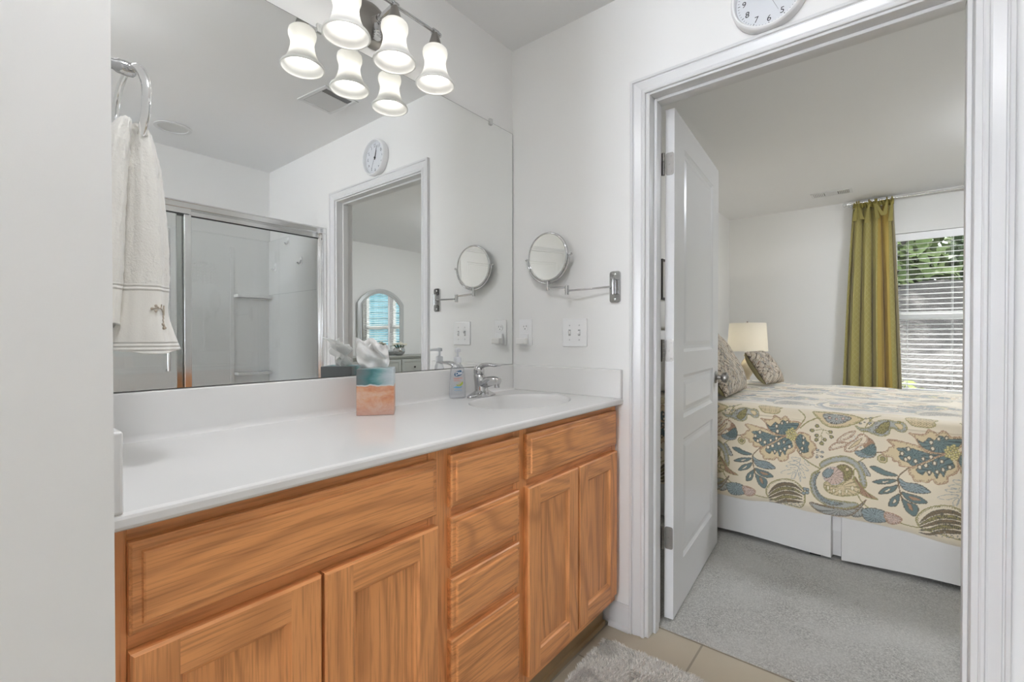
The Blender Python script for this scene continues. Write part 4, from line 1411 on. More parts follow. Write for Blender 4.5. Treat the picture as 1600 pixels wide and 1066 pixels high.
# ---------------------------------------------------------------- printed cotton: one repeat of the Jacobean pattern
MOTIFS = json.loads('''[["L",[[0.999,0.661],[1.025,0.691],[1.058,0.713],[1.077,0.72]],3,3.2],["L",[[1.002,0.681],[1.017,0.71],[1.015,0.729],[0.985,0.761]],3,3],["L",[[0.986,0.543],[1.006,0.515],[1.039,0.49],[1.084,0.467]],3,3.4],["L",[[0.692,0.581],[0.741,0.59]],11,3],["L",[[0.656,0.551],[0.625,0.517],[0.61,0.467],[0.618,0.4],[0.645,0.337],[0.7,0.297],[0.791,0.267],[0.849,0.263]],3,2.6],["L",[[0.816,0.534],[0.779,0.486],[0.779,0.445],[0.791,0.381]],11,3],["L",[[1.252,0.734],[1.293,0.748],[1.323,0.764]],3,3],["L",[[1.293,0.748],[1.268,0.704],[1.258,0.663]],3,2.6],["P",[[0.616,0.699],[0.636,0.678],[0.664,0.675],[0.687,0.667],[0.714,0.661],[0.742,0.674],[0.749,0.701],[0.761,0.702],[0.782,0.689],[0.803,0.694],[0.805,0.719],[0.789,0.735],[0.761,0.735],[0.738,0.741],[0.706,0.734],[0.683,0.715],[0.66,0.695],[0.636,0.693]],5,3,2,1,1,0],["P",[[0.691,0.684],[0.714,0.718],[0.744,0.733],[0.741,0.7],[0.718,0.672]],3,6,1.4,1,0,1],["P",[[0.763,0.723],[0.786,0.725],[0.793,0.709],[0.782,0.7]],4,3,1.4,1,0,0],["O",[0.64,0.731],0.006000000000000005,0.6,5,6,1],["O",[0.656,0.741],0.0050000000000000044,0.6,5,6,1],["O",[0.675,0.747],0.006000000000000005,0.6,5,6,1],["O",[0.652,0.722],0.0050000000000000044,0.6,5,6,1],["O",[0.675,0.722],0.006000000000000005,0.6,5,6,1],["O",[0.636,0.714],0.006000000000000005,0.6,5,6,1],["P",[[0.802,0.759],[0.826,0.771],[0.861,0.775],[0.893,0.772],[0.914,0.767],[0.9,0.752],[0.905,0.739],[0.89,0.724],[0.858,0.719],[0.826,0.724],[0.811,0.74]],4,3,2.4,1,0,2],["P",[[0.636,0.638],[0.658,0.651],[0.68,0.64],[0.693,0.613],[0.696,0.586],[0.676,0.579],[0.656,0.593],[0.644,0.613]],2,11,1.6,1,0,1],["P",[[0.614,0.574],[0.629,0.581],[0.656,0.583],[0.676,0.579],[0.695,0.59],[0.692,0.564],[0.668,0.551],[0.637,0.55],[0.619,0.561]],8,11,1.6,1,0,1],["P",[[0.637,0.582],[0.656,0.598],[0.684,0.622],[0.696,0.599],[0.693,0.573],[0.668,0.563],[0.649,0.571]],0,6,1.2,1,0,1],["L",[[0.641,0.596],[0.603,0.642]],5,1],["O",[0.603,0.642],0.0030000000000000027,1.0,7,5,1],["L",[[0.641,0.596],[0.614,0.649]],5,1],["O",[0.614,0.649],0.0030000000000000027,1.0,7,5,1],["L",[[0.641,0.596],[0.627,0.653]],5,1],["O",[0.627,0.653],0.0030000000000000027,1.0,7,5,1],["L",[[0.641,0.596],[0.598,0.624]],5,1],["O",[0.598,0.624],0.0030000000000000027,1.0,7,5,1],["L",[[0.641,0.596],[0.595,0.607]],5,1],["O",[0.595,0.607],0.0030000000000000027,1.0,7,5,1],["L",[[0.641,0.596],[0.601,0.591]],5,1],["O",[0.601,0.591],0.0030000000000000027,1.0,7,5,1],["L",[[0.641,0.596],[0.612,0.635]],5,1],["O",[0.612,0.635],0.0040000000000000036,1.0,7,5,1],["L",[[0.641,0.596],[0.62,0.623]],5,1],["O",[0.62,0.623],0.0040000000000000036,1.0,7,5,1],["O",[0.72,0.556],0.02100000000000002,1.0,4,3,2.6],["O",[0.72,0.556],0.01200000000000001,1.0,3,6,1.2],["P",[[0.63,0.53],[0.646,0.524],[0.661,0.501],[0.676,0.468],[0.653,0.47],[0.635,0.501]],5,6,1.6,1,0,1],["P",[[0.615,0.455],[0.633,0.429],[0.661,0.391],[0.704,0.363],[0.669,0.363],[0.636,0.378],[0.62,0.418]],2,3,1.8,1,0,1],["P",[[0.673,0.511],[0.7,0.515],[0.73,0.503],[0.775,0.49],[0.738,0.48],[0.7,0.49]],0,6,1.8,1,0,0],["P",[[0.684,0.441],[0.715,0.459],[0.746,0.466],[0.772,0.467],[0.746,0.446],[0.711,0.437]],0,6,1.8,1,0,0],["P",[[0.719,0.449],[0.746,0.459],[0.727,0.444]],1,6,1,1,0,0],["P",[[0.706,0.391],[0.727,0.422],[0.753,0.434],[0.774,0.444],[0.762,0.413],[0.734,0.396]],0,6,1.8,1,0,0],["P",[[0.723,0.4],[0.749,0.425],[0.744,0.41]],1,6,1,1,0,0],["P",[[0.745,0.34],[0.75,0.374],[0.768,0.394],[0.783,0.405],[0.78,0.371],[0.769,0.346]],0,6,1.8,1,0,0],["P",[[0.757,0.354],[0.767,0.381],[0.77,0.365]],1,6,1,1,0,0],["P",[[0.777,0.478],[0.805,0.464],[0.841,0.465],[0.87,0.453],[0.888,0.434],[0.849,0.423],[0.812,0.425],[0.79,0.439]],8,6,1.8,1,0,1],["P",[[0.788,0.415],[0.82,0.413],[0.856,0.406],[0.877,0.386],[0.842,0.375],[0.809,0.385]],0,6,1.8,1,0,0],["P",[[0.813,0.402],[0.842,0.401],[0.856,0.392],[0.827,0.388]],2,6,1,1,0,0],["P",[[0.791,0.386],[0.816,0.374],[0.842,0.367],[0.848,0.344],[0.835,0.313],[0.809,0.328],[0.797,0.354]],0,6,1.8,1,0,0],["P",[[0.809,0.369],[0.824,0.363],[0.829,0.336],[0.816,0.346]],2,6,1,1,0,0],["P",[[0.813,0.689],[0.844,0.686],[0.87,0.691],[0.879,0.712],[0.9,0.706],[0.911,0.694],[0.925,0.714],[0.942,0.709],[0.952,0.691],[0.986,0.692],[1.001,0.681],[0.979,0.643],[0.946,0.618],[0.911,0.609],[0.875,0.615],[0.851,0.637],[0.835,0.669]],4,2,2.2,1,1,0],["P",[[0.842,0.664],[0.862,0.652],[0.883,0.676],[0.901,0.667],[0.918,0.691],[0.937,0.682],[0.956,0.681],[0.992,0.682],[0.973,0.644],[0.946,0.623],[0.91,0.614],[0.88,0.621],[0.858,0.634]],0,6,1.4,1,0,1],["P",[[0.736,0.647],[0.766,0.65],[0.808,0.642],[0.848,0.633],[0.873,0.615],[0.915,0.611],[0.935,0.604],[0.908,0.577],[0.877,0.554],[0.848,0.536],[0.812,0.534],[0.783,0.534],[0.777,0.552],[0.759,0.553],[0.753,0.569],[0.726,0.571],[0.718,0.585],[0.736,0.597],[0.745,0.613],[0.758,0.622]],4,2,2.2,1,1,0],["P",[[0.771,0.612],[0.812,0.62],[0.848,0.614],[0.883,0.605],[0.927,0.605],[0.901,0.573],[0.862,0.546],[0.827,0.542],[0.808,0.556],[0.79,0.562],[0.779,0.578],[0.79,0.594]],0,6,1.4,1,0,1],["P",[[0.818,0.529],[0.876,0.57],[0.918,0.602],[0.963,0.603],[0.981,0.581],[0.976,0.545],[0.963,0.527],[0.946,0.515],[0.945,0.493],[0.926,0.478],[0.906,0.476],[0.894,0.493],[0.88,0.477],[0.859,0.476],[0.834,0.474],[0.827,0.494],[0.816,0.504]],4,2,2.2,1,1,0],["P",[[0.84,0.53],[0.884,0.567],[0.927,0.601],[0.954,0.593],[0.965,0.559],[0.939,0.539],[0.932,0.511],[0.919,0.528],[0.908,0.499],[0.896,0.525],[0.884,0.507],[0.873,0.525],[0.859,0.507]],0,6,1.4,1,0,1],["P",[[0.973,0.595],[0.993,0.637],[1.026,0.635],[1.042,0.624],[1.044,0.605],[1.061,0.591],[1.07,0.565],[1.055,0.55],[1.053,0.523],[1.033,0.51],[1.013,0.516],[0.996,0.525],[0.983,0.558]],4,2,2.2,1,1,0],["P",[[0.978,0.592],[0.997,0.628],[1.02,0.616],[1.026,0.599],[1.039,0.589],[1.032,0.569],[1.036,0.547],[1.012,0.535],[0.993,0.556]],0,6,1.4,1,0,1],["O",[0.89,0.656],0.008000000000000007,1.35,1,6,2.2],["O",[0.914,0.675],0.007000000000000006,1.35,1,6,2.2],["O",[0.94,0.683],0.007000000000000006,1.35,1,6,2.2],["O",[0.895,0.629],0.008000000000000007,1.35,1,6,2.2],["O",[0.812,0.615],0.007999999999999896,1.35,1,6,2.2],["O",[0.79,0.592],0.008000000000000007,1.35,1,6,2.2],["O",[0.815,0.575],0.008000000000000007,1.35,1,6,2.2],["O",[0.837,0.564],0.008000000000000007,1.35,1,6,2.2],["O",[0.864,0.579],0.007000000000000006,1.35,1,6,2.2],["O",[0.852,0.54],0.008000000000000007,1.35,1,6,2.2],["O",[0.803,0.567],0.008000000000000007,1.35,1,6,2.2],["O",[0.873,0.551],0.008000000000000007,1.35,1,6,2.2],["O",[0.901,0.566],0.008000000000000007,1.35,1,6,2.2],["O",[0.925,0.577],0.007000000000000006,1.35,1,6,2.2],["O",[0.884,0.523],0.007000000000000006,1.35,1,6,2.2],["O",[0.91,0.529],0.007000000000000006,1.35,1,6,2.2],["O",[0.929,0.542],0.007000000000000006,1.35,1,6,2.2],["O",[0.951,0.557],0.008000000000000007,1.35,1,6,2.2],["O",[0.89,0.592],0.008000000000000007,1.35,1,6,2.2],["O",[1.013,0.613],0.007000000000000117,1.35,1,6,2.2],["O",[1.013,0.586],0.007000000000000117,1.35,1,6,2.2],["O",[1.008,0.557],0.006999999999999895,1.35,1,6,2.2],["O",[1.0,0.536],0.006999999999999895,1.35,1,6,2.2],["O",[0.963,0.624],0.0050000000000000044,1.0,9,3,1.4],["O",[0.955,0.618],0.0050000000000000044,1.0,9,3,1.4],["O",[0.96,0.633],0.0050000000000000044,1.0,9,3,1.4],["O",[0.965,0.615],0.0050000000000000044,1.0,9,3,1.4],["O",[0.949,0.624],0.0050000000000000044,1.0,9,3,1.4],["O",[0.969,0.633],0.0050000000000000044,1.0,9,3,1.4],["O",[0.956,0.607],0.0050000000000000044,1.0,9,3,1.4],["O",[0.953,0.638],0.0050000000000000044,1.0,9,3,1.4],["O",[0.973,0.619],0.0050000000000000044,1.0,9,3,1.4],["O",[0.945,0.614],0.006000000000000005,1.0,9,3,1.4],["O",[0.966,0.643],0.0050000000000000044,1.0,9,3,1.4],["O",[0.964,0.603],0.006000000000000005,1.0,9,3,1.4],["O",[0.944,0.633],0.006000000000000005,1.0,9,3,1.4],["O",[0.977,0.631],0.0050000000000000044,1.0,9,3,1.4],["O",[0.949,0.602],0.0050000000000000044,1.0,9,3,1.4],["O",[0.957,0.648],0.0050000000000000044,1.0,9,3,1.4],["O",[0.974,0.609],0.006000000000000005,1.0,9,3,1.4],["O",[0.939,0.62],0.0050000000000000044,1.0,9,3,1.4],["O",[0.974,0.645],0.0050000000000000044,1.0,9,3,1.4],["O",[0.958,0.595],0.006000000000000005,1.0,9,3,1.4],["O",[0.945,0.644],0.0050000000000000044,1.0,9,3,1.4],["O",[0.981,0.622],0.006000000000000005,1.0,9,3,1.4],["O",[0.94,0.604],0.006000000000000005,1.0,9,3,1.4],["O",[0.964,0.654],0.006000000000000005,1.0,9,3,1.4],["O",[0.971,0.598],0.006000000000000005,1.0,9,3,1.4],["O",[0.936,0.63],0.004999999999999893,1.0,9,3,1.4],["L",[[1.093,0.664],[1.077,0.679],[1.071,0.679]],3,1.4],["L",[[1.093,0.664],[1.127,0.658]],3,1.4],["L",[[1.099,0.67],[1.087,0.634],[1.071,0.613]],3,1.4],["L",[[1.087,0.634],[1.104,0.616]],3,1.4],["L",[[1.09,0.635],[1.091,0.597]],3,1.4],["L",[[1.093,0.664],[1.051,0.656]],3,1.4],["L",[[1.109,0.652],[1.131,0.633]],3,1.4],["O",[1.071,0.68],0.009000000000000119,1.0,3,6,1.6],["O",[1.127,0.656],0.008999999999999897,1.0,3,6,1.6],["O",[1.05,0.655],0.010000000000000009,1.0,3,6,1.6],["O",[1.07,0.632],0.008999999999999897,1.0,3,6,1.6],["O",[1.068,0.61],0.008999999999999897,1.0,3,6,1.6],["O",[1.104,0.615],0.008999999999999897,1.0,3,6,1.6],["O",[1.091,0.595],0.010000000000000009,1.0,3,6,1.6],["O",[1.131,0.633],0.008999999999999897,1.0,3,6,1.6],["L",[[1.058,0.54],[1.093,0.556]],6,1],["L",[[1.058,0.54],[1.09,0.529]],6,1],["O",[1.074,0.56],0.006999999999999895,0.8,5,6,1.4],["O",[1.094,0.552],0.006999999999999895,0.8,5,6,1.4],["O",[1.071,0.524],0.007000000000000117,0.8,5,6,1.4],["O",[1.092,0.529],0.006000000000000005,0.8,5,6,1.4],["L",[[1.0,0.506],[0.993,0.458],[0.974,0.392]],5,1.6],["P",[[0.96,0.503],[0.983,0.506],[0.995,0.501],[0.973,0.49]],1,5,1.3,1,0,0],["P",[[0.946,0.475],[0.973,0.486],[0.993,0.482],[0.97,0.468]],1,5,1.3,1,0,0],["P",[[0.936,0.456],[0.967,0.465],[0.99,0.462],[0.96,0.449]],1,5,1.3,1,0,0],["P",[[0.912,0.416],[0.94,0.435],[0.98,0.44],[0.947,0.415]],1,5,1.3,1,0,0],["P",[[0.96,0.394],[0.967,0.418],[0.979,0.428],[0.974,0.4]],1,5,1.3,1,0,0],["P",[[1.0,0.475],[1.02,0.467],[1.036,0.447],[1.013,0.45]],1,5,1.3,1,0,0],["P",[[0.997,0.451],[1.013,0.435],[1.021,0.405],[1.004,0.417]],1,5,1.3,1,0,0],["P",[[1.016,0.501],[1.03,0.492],[1.039,0.474],[1.023,0.479]],1,5,1.3,1,0,0],["P",[[0.99,0.431],[1.0,0.409],[1.0,0.386]],1,5,1.3,1,0,0],["P",[[0.841,0.3],[0.853,0.332],[0.874,0.358],[0.905,0.377],[0.94,0.387],[0.974,0.383],[1.001,0.362],[1.019,0.331],[1.021,0.285],[1.001,0.248],[0.968,0.246],[0.927,0.252],[0.885,0.256],[0.853,0.268]],1,3,2.6,1,1,0],["P",[[0.853,0.288],[0.885,0.341],[0.926,0.366],[0.974,0.367],[1.009,0.337],[0.974,0.353],[0.926,0.348],[0.885,0.323]],11,6,1.6,1,1,0],["P",[[0.853,0.276],[0.885,0.317],[0.926,0.343],[0.974,0.346],[1.009,0.323],[0.974,0.332],[0.926,0.326],[0.885,0.301]],3,6,1.6,1,1,0],["P",[[0.853,0.264],[0.885,0.293],[0.926,0.32],[0.974,0.325],[1.009,0.309],[0.974,0.311],[0.926,0.303],[0.885,0.28]],11,6,1.6,1,1,0],["P",[[0.853,0.252],[0.885,0.269],[0.926,0.298],[0.974,0.304],[1.009,0.295],[0.974,0.29],[0.927,0.28],[0.885,0.258]],3,6,1.6,1,1,0],["P",[[0.853,0.24],[0.885,0.245],[0.927,0.275],[0.974,0.283],[1.009,0.281],[0.974,0.269],[0.927,0.258],[0.885,0.236]],11,6,1.6,1,1,0],["O",[0.899,0.262],0.0030000000000000027,0.7,5,6,0.8],["O",[0.918,0.264],0.0030000000000000027,0.7,5,6,0.8],["O",[0.936,0.266],0.0039999999999998925,0.7,5,6,0.8],["O",[0.955,0.267],0.0030000000000000027,0.7,5,6,0.8],["O",[0.973,0.269],0.0030000000000000027,0.7,5,6,0.8],["O",[0.991,0.271],0.0030000000000000027,0.7,5,6,0.8],["O",[0.905,0.252],0.0030000000000000027,0.7,5,6,0.8],["O",[0.923,0.254],0.0040000000000000036,0.7,5,6,0.8],["O",[0.942,0.256],0.0030000000000000027,0.7,5,6,0.8],["O",[0.96,0.258],0.0040000000000000036,0.7,5,6,0.8],["O",[0.978,0.259],0.0040000000000000036,0.7,5,6,0.8],["O",[0.996,0.261],0.0040000000000000036,0.7,5,6,0.8],["O",[0.91,0.242],0.0040000000000000036,0.7,5,6,0.8],["O",[0.929,0.244],0.0030000000000000027,0.7,5,6,0.8],["O",[0.947,0.246],0.0040000000000000036,0.7,5,6,0.8],["O",[0.966,0.248],0.0030000000000000027,0.7,5,6,0.8],["O",[0.984,0.25],0.0030000000000000027,0.7,5,6,0.8],["O",[1.002,0.252],0.0029999999999998916,0.7,5,6,0.8],["O",[1.02,0.351],0.008999999999999897,1.0,8,6,1.4],["O",[1.03,0.334],0.008999999999999897,1.0,8,6,1.4],["O",[1.015,0.327],0.009000000000000119,1.0,8,6,1.4],["O",[1.033,0.35],0.008000000000000007,1.0,8,6,1.4],["P",[[0.589,0.309],[0.626,0.325],[0.654,0.301],[0.646,0.269],[0.606,0.257]],5,6,1.8,1,1,1],["P",[[0.642,0.296],[0.677,0.316],[0.727,0.311],[0.746,0.274],[0.708,0.249],[0.662,0.247]],8,6,1.6,1,0,1],["P",[[0.727,0.303],[0.761,0.306],[0.79,0.291],[0.78,0.264],[0.743,0.256]],10,2,1.8,1,1,1],["P",[[1.087,0.466],[1.083,0.49],[1.11,0.519],[1.152,0.539],[1.19,0.546],[1.227,0.531],[1.253,0.496],[1.269,0.444],[1.267,0.407],[1.248,0.427],[1.238,0.475],[1.214,0.506],[1.176,0.517],[1.139,0.506],[1.107,0.483],[1.079,0.455],[1.065,0.404],[1.074,0.351],[1.108,0.324],[1.164,0.323],[1.228,0.328],[1.239,0.318],[1.196,0.291],[1.14,0.281],[1.088,0.297],[1.053,0.333],[1.043,0.386],[1.053,0.436]],5,3,2.4,1,1,0],["P",[[1.057,0.389],[1.064,0.425],[1.085,0.452],[1.068,0.405],[1.076,0.352],[1.114,0.316],[1.18,0.31],[1.131,0.293],[1.08,0.318]],8,6,1.4,1,1,0],["P",[[1.096,0.445],[1.121,0.48],[1.163,0.484],[1.185,0.454],[1.169,0.411],[1.128,0.396],[1.106,0.412]],10,5,1.6,1,0,1],["P",[[1.096,0.449],[1.119,0.474],[1.141,0.47],[1.13,0.437],[1.106,0.426]],8,6,1.2,1,0,1],["P",[[1.099,0.384],[1.113,0.407],[1.139,0.392],[1.163,0.403],[1.19,0.429],[1.212,0.446],[1.243,0.406],[1.24,0.373],[1.207,0.357],[1.164,0.346],[1.119,0.354]],4,3,1.8,1,1,1],["O",[1.119,0.377],0.008000000000000007,1.6,1,3,1.6],["O",[1.142,0.368],0.007000000000000117,1.6,1,3,1.6],["O",[1.167,0.368],0.006999999999999895,1.6,1,3,1.6],["O",[1.194,0.376],0.007000000000000117,1.6,1,3,1.6],["O",[1.217,0.397],0.008000000000000007,1.6,1,3,1.6],["P",[[1.154,0.489],[1.184,0.505],[1.215,0.486],[1.212,0.446],[1.185,0.428],[1.179,0.464]],3,11,1.6,1,1,1],["O",[1.195,0.483],0.008999999999999897,1.0,4,11,1.2],["P",[[1.051,0.753],[1.095,0.759],[1.161,0.763],[1.215,0.755],[1.255,0.735],[1.218,0.705],[1.167,0.683],[1.112,0.685],[1.078,0.715]],4,3,2.6,1,1,0],["P",[[1.095,0.744],[1.162,0.751],[1.21,0.736],[1.167,0.702],[1.118,0.702]],5,6,1.4,1,1,1],["O",[1.123,0.726],0.008000000000000007,1.0,10,6,1.2],["O",[1.151,0.723],0.006999999999999895,1.0,10,6,1.2],["O",[1.178,0.729],0.008000000000000007,1.0,10,6,1.2],["P",[[1.121,0.567],[1.14,0.601],[1.179,0.613],[1.205,0.606],[1.162,0.581]],1,2,2.2,1,1,0],["P",[[1.153,0.616],[1.184,0.654],[1.226,0.675],[1.214,0.647],[1.184,0.624]],1,2,2.0,1,1,0],["P",[[1.184,0.571],[1.195,0.605],[1.226,0.633],[1.247,0.662],[1.273,0.652],[1.271,0.62],[1.242,0.602],[1.216,0.572]],1,2,2.4,1,1,0],["P",[[1.2,0.583],[1.227,0.62],[1.253,0.643],[1.237,0.611]],4,11,1.4,1,0,0],["L",[[1.28,0.741],[1.278,0.685]],3,1],["O",[1.278,0.685],0.006000000000000005,1.0,5,6,1.2],["L",[[1.28,0.741],[1.303,0.721]],3,1],["O",[1.303,0.721],0.006000000000000005,1.0,5,6,1.2],["L",[[1.28,0.741],[1.3,0.679]],3,1],["O",[1.3,0.679],0.006000000000000005,1.0,5,6,1.2],["L",[[1.28,0.741],[1.28,0.718]],3,1],["O",[1.28,0.718],0.006000000000000005,1.0,5,6,1.2],["L",[[1.28,0.741],[1.308,0.701]],3,1],["O",[1.308,0.701],0.006000000000000005,1.0,5,6,1.2],["P",[[1.042,0.286],[1.108,0.284],[1.186,0.284],[1.23,0.305],[1.27,0.351],[1.239,0.294],[1.197,0.251],[1.131,0.235],[1.075,0.248]],5,11,2.2,1,1,1]]''')
PAL = np.array([(.155, .212, .205), (.77, .68, .52), (.42, .26, .165), (.33, .29, .125), (.68, .555, .34), (.42, .42, .385), (.15, .13, .095), (.84, .81, .73), (.29, .345, .345), (.70, .61, .28), (.62, .47, .39), (.235, .17, .10)])
PER, TA, TB0, TBH, PXS = .61, .589, .19, .62, .0016
NA, NB = int(round(PER / PXS)), int(round(TBH / PXS))
ga = TA + (np.arange(NA) + .5) * PER / NA
gb = TB0 + (np.arange(NB) + .5) * TBH / NB
GA, GB = np.meshgrid(ga, gb)
TILE = np.empty((NB, NA, 3))
TILE[:] = PAL[1]
TILE *= (1 + .03 * np.sin(GA * 900) * np.sin(GB * 900))[..., None]
PXM = .0031 / 3.4           # line widths were noted in image pixels


def seg_dist(X, Y, pts, closed):
    d = np.full(X.shape, 9.0)
    arc = np.zeros(X.shape)
    s_ = 0.0
    k = len(pts)
    for i in range(k if closed else k - 1):
        (x0, y0), (x1, y1) = pts[i], pts[(i + 1) % k]
        dx, dy = x1 - x0, y1 - y0
        L2 = dx * dx + dy * dy + 1e-12
        t = np.clip(((X - x0) * dx + (Y - y0) * dy) / L2, 0, 1)
        q = np.hypot(X - x0 - t * dx, Y - y0 - t * dy)
        m = q < d
        arc[m] = (s_ + t * math.sqrt(L2))[m]
        d = np.minimum(d, q)
        s_ += math.sqrt(L2)
    return d, arc


def inside(X, Y, pts):
    r = np.zeros(X.shape, bool)
    k = len(pts)
    for i in range(k):
        (x0, y0), (x1, y1) = pts[i], pts[(i + 1) % k]
        if y0 != y1:
            c_ = ((y0 > Y) != (y1 > Y)) & (X < (x1 - x0) * (Y - y0) / (y1 - y0) + x0)
            r ^= c_
    return r


def paint(pts, fill, linec, w_, closed=True, dash=0, vein=0):
    P_ = np.array(pts)
    for sh_ in (-2 * PER, -PER, 0, PER):
        Q = P_ + np.array([sh_, 0])
        i0, i1 = np.searchsorted(ga, [Q[:, 0].min() - .008, Q[:, 0].max() + .008])
        j0, j1 = np.searchsorted(gb, [Q[:, 1].min() - .008, Q[:, 1].max() + .008])
        if i1 <= i0 or j1 <= j0:
            continue
        X, Y = GA[j0:j1, i0:i1], GB[j0:j1, i0:i1]
        T = TILE[j0:j1, i0:i1]
        pts_ = [tuple(q) for q in Q]
        d, arc = seg_dist(X, Y, pts_, closed)
        if closed and fill >= 0:
            m = inside(X, Y, pts_)
            T[m] = PAL[fill]
            if vein:
                c_ = Q.mean(0)
                th = np.arctan2(Y - c_[1], X - c_[0])
                if vein == 2:
                    v_ = (np.sin(X * 620) * np.sin(Y * 620)) > .25
                else:
                    v_ = np.sin(th * 17 + 60 * np.hypot(X - c_[0], Y - c_[1])) > .72
                T[m & v_] = PAL[fill] * .45
            if dash:
                e = m & (d < .0075) & (d > .0028) & (np.sin(arc * 1500) > .1)
                T[e] = PAL[linec] * .8
        T[d < w_ * PXM] = PAL[linec]


for m_ in MOTIFS:
    if m_[0] == 'P':
        paint(spline(m_[1], 5, True), m_[2], m_[3], m_[4], True, m_[6], m_[7])
    elif m_[0] == 'L':
        paint(spline(m_[1], 6), -1, m_[2], m_[3], False)
    else:
        (a_, b_), r_, ry_ = m_[1], m_[2], m_[3]
        paint([(a_ + r_ * math.cos(t) * .85, b_ + r_ * ry_ * math.sin(t) * .9) for t in [2 * PI * i / 14 for i in range(14)]], m_[4], m_[5], m_[6])


def fabric(a, b):
    """colour of the print at cloth coordinates (metres)"""
    i = ((a - TA) % PER / PER * NA).astype(int) % NA
    j = ((b - TB0) % TBH / TBH * NB).astype(int) % NB
    return TILE[j, i]


def print_mat(name, sheen=.15, rough=.75, tint=(1, 1, 1)):
    t = NT(name)
    a = t.n('Attribute', attribute_name='print')
    t.set(t.mix(1.0, a.outputs['Color'], tint, 'MULTIPLY'), rough, 0, .3, sheen=sheen)
    v = t.coord()
    t.bump(t.noise(v, 900, 2), .12, .001)
    return t.mat


def colour_mesh(o, cols):
    me = o.data
    ca_ = me.color_attributes.new('print', 'FLOAT_COLOR', 'POINT')
    c = np.ones((len(me.vertices), 4))
    c[:len(cols), :3] = cols
    ca_.data.foreach_set('color', c.reshape(-1).astype(np.float32))


# ---------------------------------------------------------------- bed
BXN, BXF, BYH, BYF = 1.13, 2.72, .02, -2.10
bed = thing('bed', 'wide bed with white pleated bed skirt standing on the grey carpet', 'bed', (1.92, -1.0, .008))
MB().box(BXN + .04, BXF - .04, BYF + .04, -.07, .31, .705).build('mattress', simple('mattress_white', (.82, .81, .79), .8), bed, bevel=.05, segs=3)
MB().box(BXN + .05, BXF - .05, BYF + .05, -.07, .15, .31).build('box_spring', simple('box_spring_cloth', (.7, .69, .67), .8), bed, smooth=0)
hb = MB().box(BXN + .02, BXF - .02, -.065, -.005, .20, 1.02)
hb.build('headboard', mottled('dark_wood_headboard', (.07, .045, .03), .4, 8, .05), bed, bevel=.012, segs=3)
for x in (BXN + .05, BXF - .08):
    for y in (-.15, -1.062, -2.0):
        MB().box(x - .018, x + .028, y - .024, y + .024, .0085, .15).build('leg', M_black, bed, smooth=0)


def skirt_pt(u, v):
    y = -.03 + u * (BYF + .03 + .03)
    z = .030 + v * .30
    x = BXN + .022 + .004 * math.sin(9 * y + 2) - .006 * (1 - v) * (1 + .5 * math.sin(5.3 * y))
    for yc in (-1.152,):
        q = abs(y - yc)
        if q < .016 + .004 * (1 - v):
            x += .045
        elif q < .05:
            x -= .006 * (1 - v) * (1 - (q - .018) / .032)
    z += .006 * math.sin(7 * y) * (1 - v)
    return (x, y, z)


def skirt_u(n):
    return n


M_skirt = mottled('white_bed_skirt', (.66, .65, .63), .8, 9, .01, .1, 700, .001)
MB().grid(skirt_pt, 420, 10).build('bed_skirt', M_skirt, bed, smooth=55, fixn=False)
MB().grid(lambda u, v: (BXN + .03 + u * (BXF - BXN - .06), BYF + .022 + .004 * math.sin(u * 21), .03 + v * .30), 60, 6).build('bed_skirt', M_skirt, bed, smooth=180, fixn=False)

# quilt: dense sheet over the near side, the top, the far side and the foot
du = thing('quilt', 'cream quilt printed with teal and olive flowers spread over the bed', 'quilt', (1.92, -1.0, .75))
RCN, ZTOP = .055, .757


def quilt_profile(s, hem):
    """arc length from a virtual line at z=.21 on the near side -> x, z"""
    zc = ZTOP - RCN
    if s <= zc:
        z = s
        k = max(0, (hem + .045 - z) / .045)
        x = BXN - .004 + .006 * math.sin(z * 11) + .022 * k * k
        return x, z
    s -= zc
    q = RCN * PI / 2
    if s < q:
        a = s / RCN
        return BXN + RCN - RCN * math.cos(a), zc + RCN * math.sin(a)
    s -= q
    wtop = BXF - BXN - 2 * RCN
    if s < wtop:
        return BXN + RCN + s, ZTOP
    s -= wtop
    if s < q:
        a = s / RCN
        return BXF - RCN + RCN * math.sin(a), zc + RCN * math.cos(a)
    s -= q
    return BXF, zc - s


WT = BXF - BXN - 2 * RCN
S_side = np.arange(0, 1.0001, 1 / 205)
zc_ = ZTOP - RCN
ys = np.arange(BYH, BYF - .001, -.0026)
rows_top = np.concatenate([np.linspace(zc_, zc_ + RCN * PI / 2, 30)[1:], zc_ + RCN * PI / 2 + np.linspace(0, WT, 300)[1:], zc_ + RCN * PI / 2 + WT + np.linspace(0, RCN * PI / 2 + .42, 40)[1:]])
hem = .222 + .014 * np.sin(ys * 5.2 + 1.0) + .018 * np.exp(-((ys + .58) / .12) ** 2) + .006 * np.sin(ys * 13)
V, Cc = [], []
nsid = len(S_side)
for q in S_side:
    srow = hem + q * (zc_ - hem)
    for y, s_, h_ in zip(ys, srow, hem):
        x, z = quilt_profile(s_, h_)
        x += .005 * math.sin(y * 8 + z * 6) * math.sin(z * 7) + .003 * math.sin(y * 23 - z * 14)
        V.append((x, y, z))
    Cc.append(fabric(-ys, srow))
for s_ in rows_top:
    x0, z0 = quilt_profile(s_, .25)
    wob = .006 * np.sin(ys * 9 + x0 * 7) * math.sin(x0 * 5 + 1) + .003 * np.sin(ys * 21 - x0 * 17)
    if z0 < ZTOP - .001:
        wob = wob * 0.5
    V += [(x0, y, z0 + wv) for y, wv in zip(ys, wob)]
    Cc.append(fabric(-ys, np.full(len(ys), s_)))
ny = len(ys)
nr = nsid + len(rows_top)
idx = np.arange(nr * ny).reshape(nr, ny)
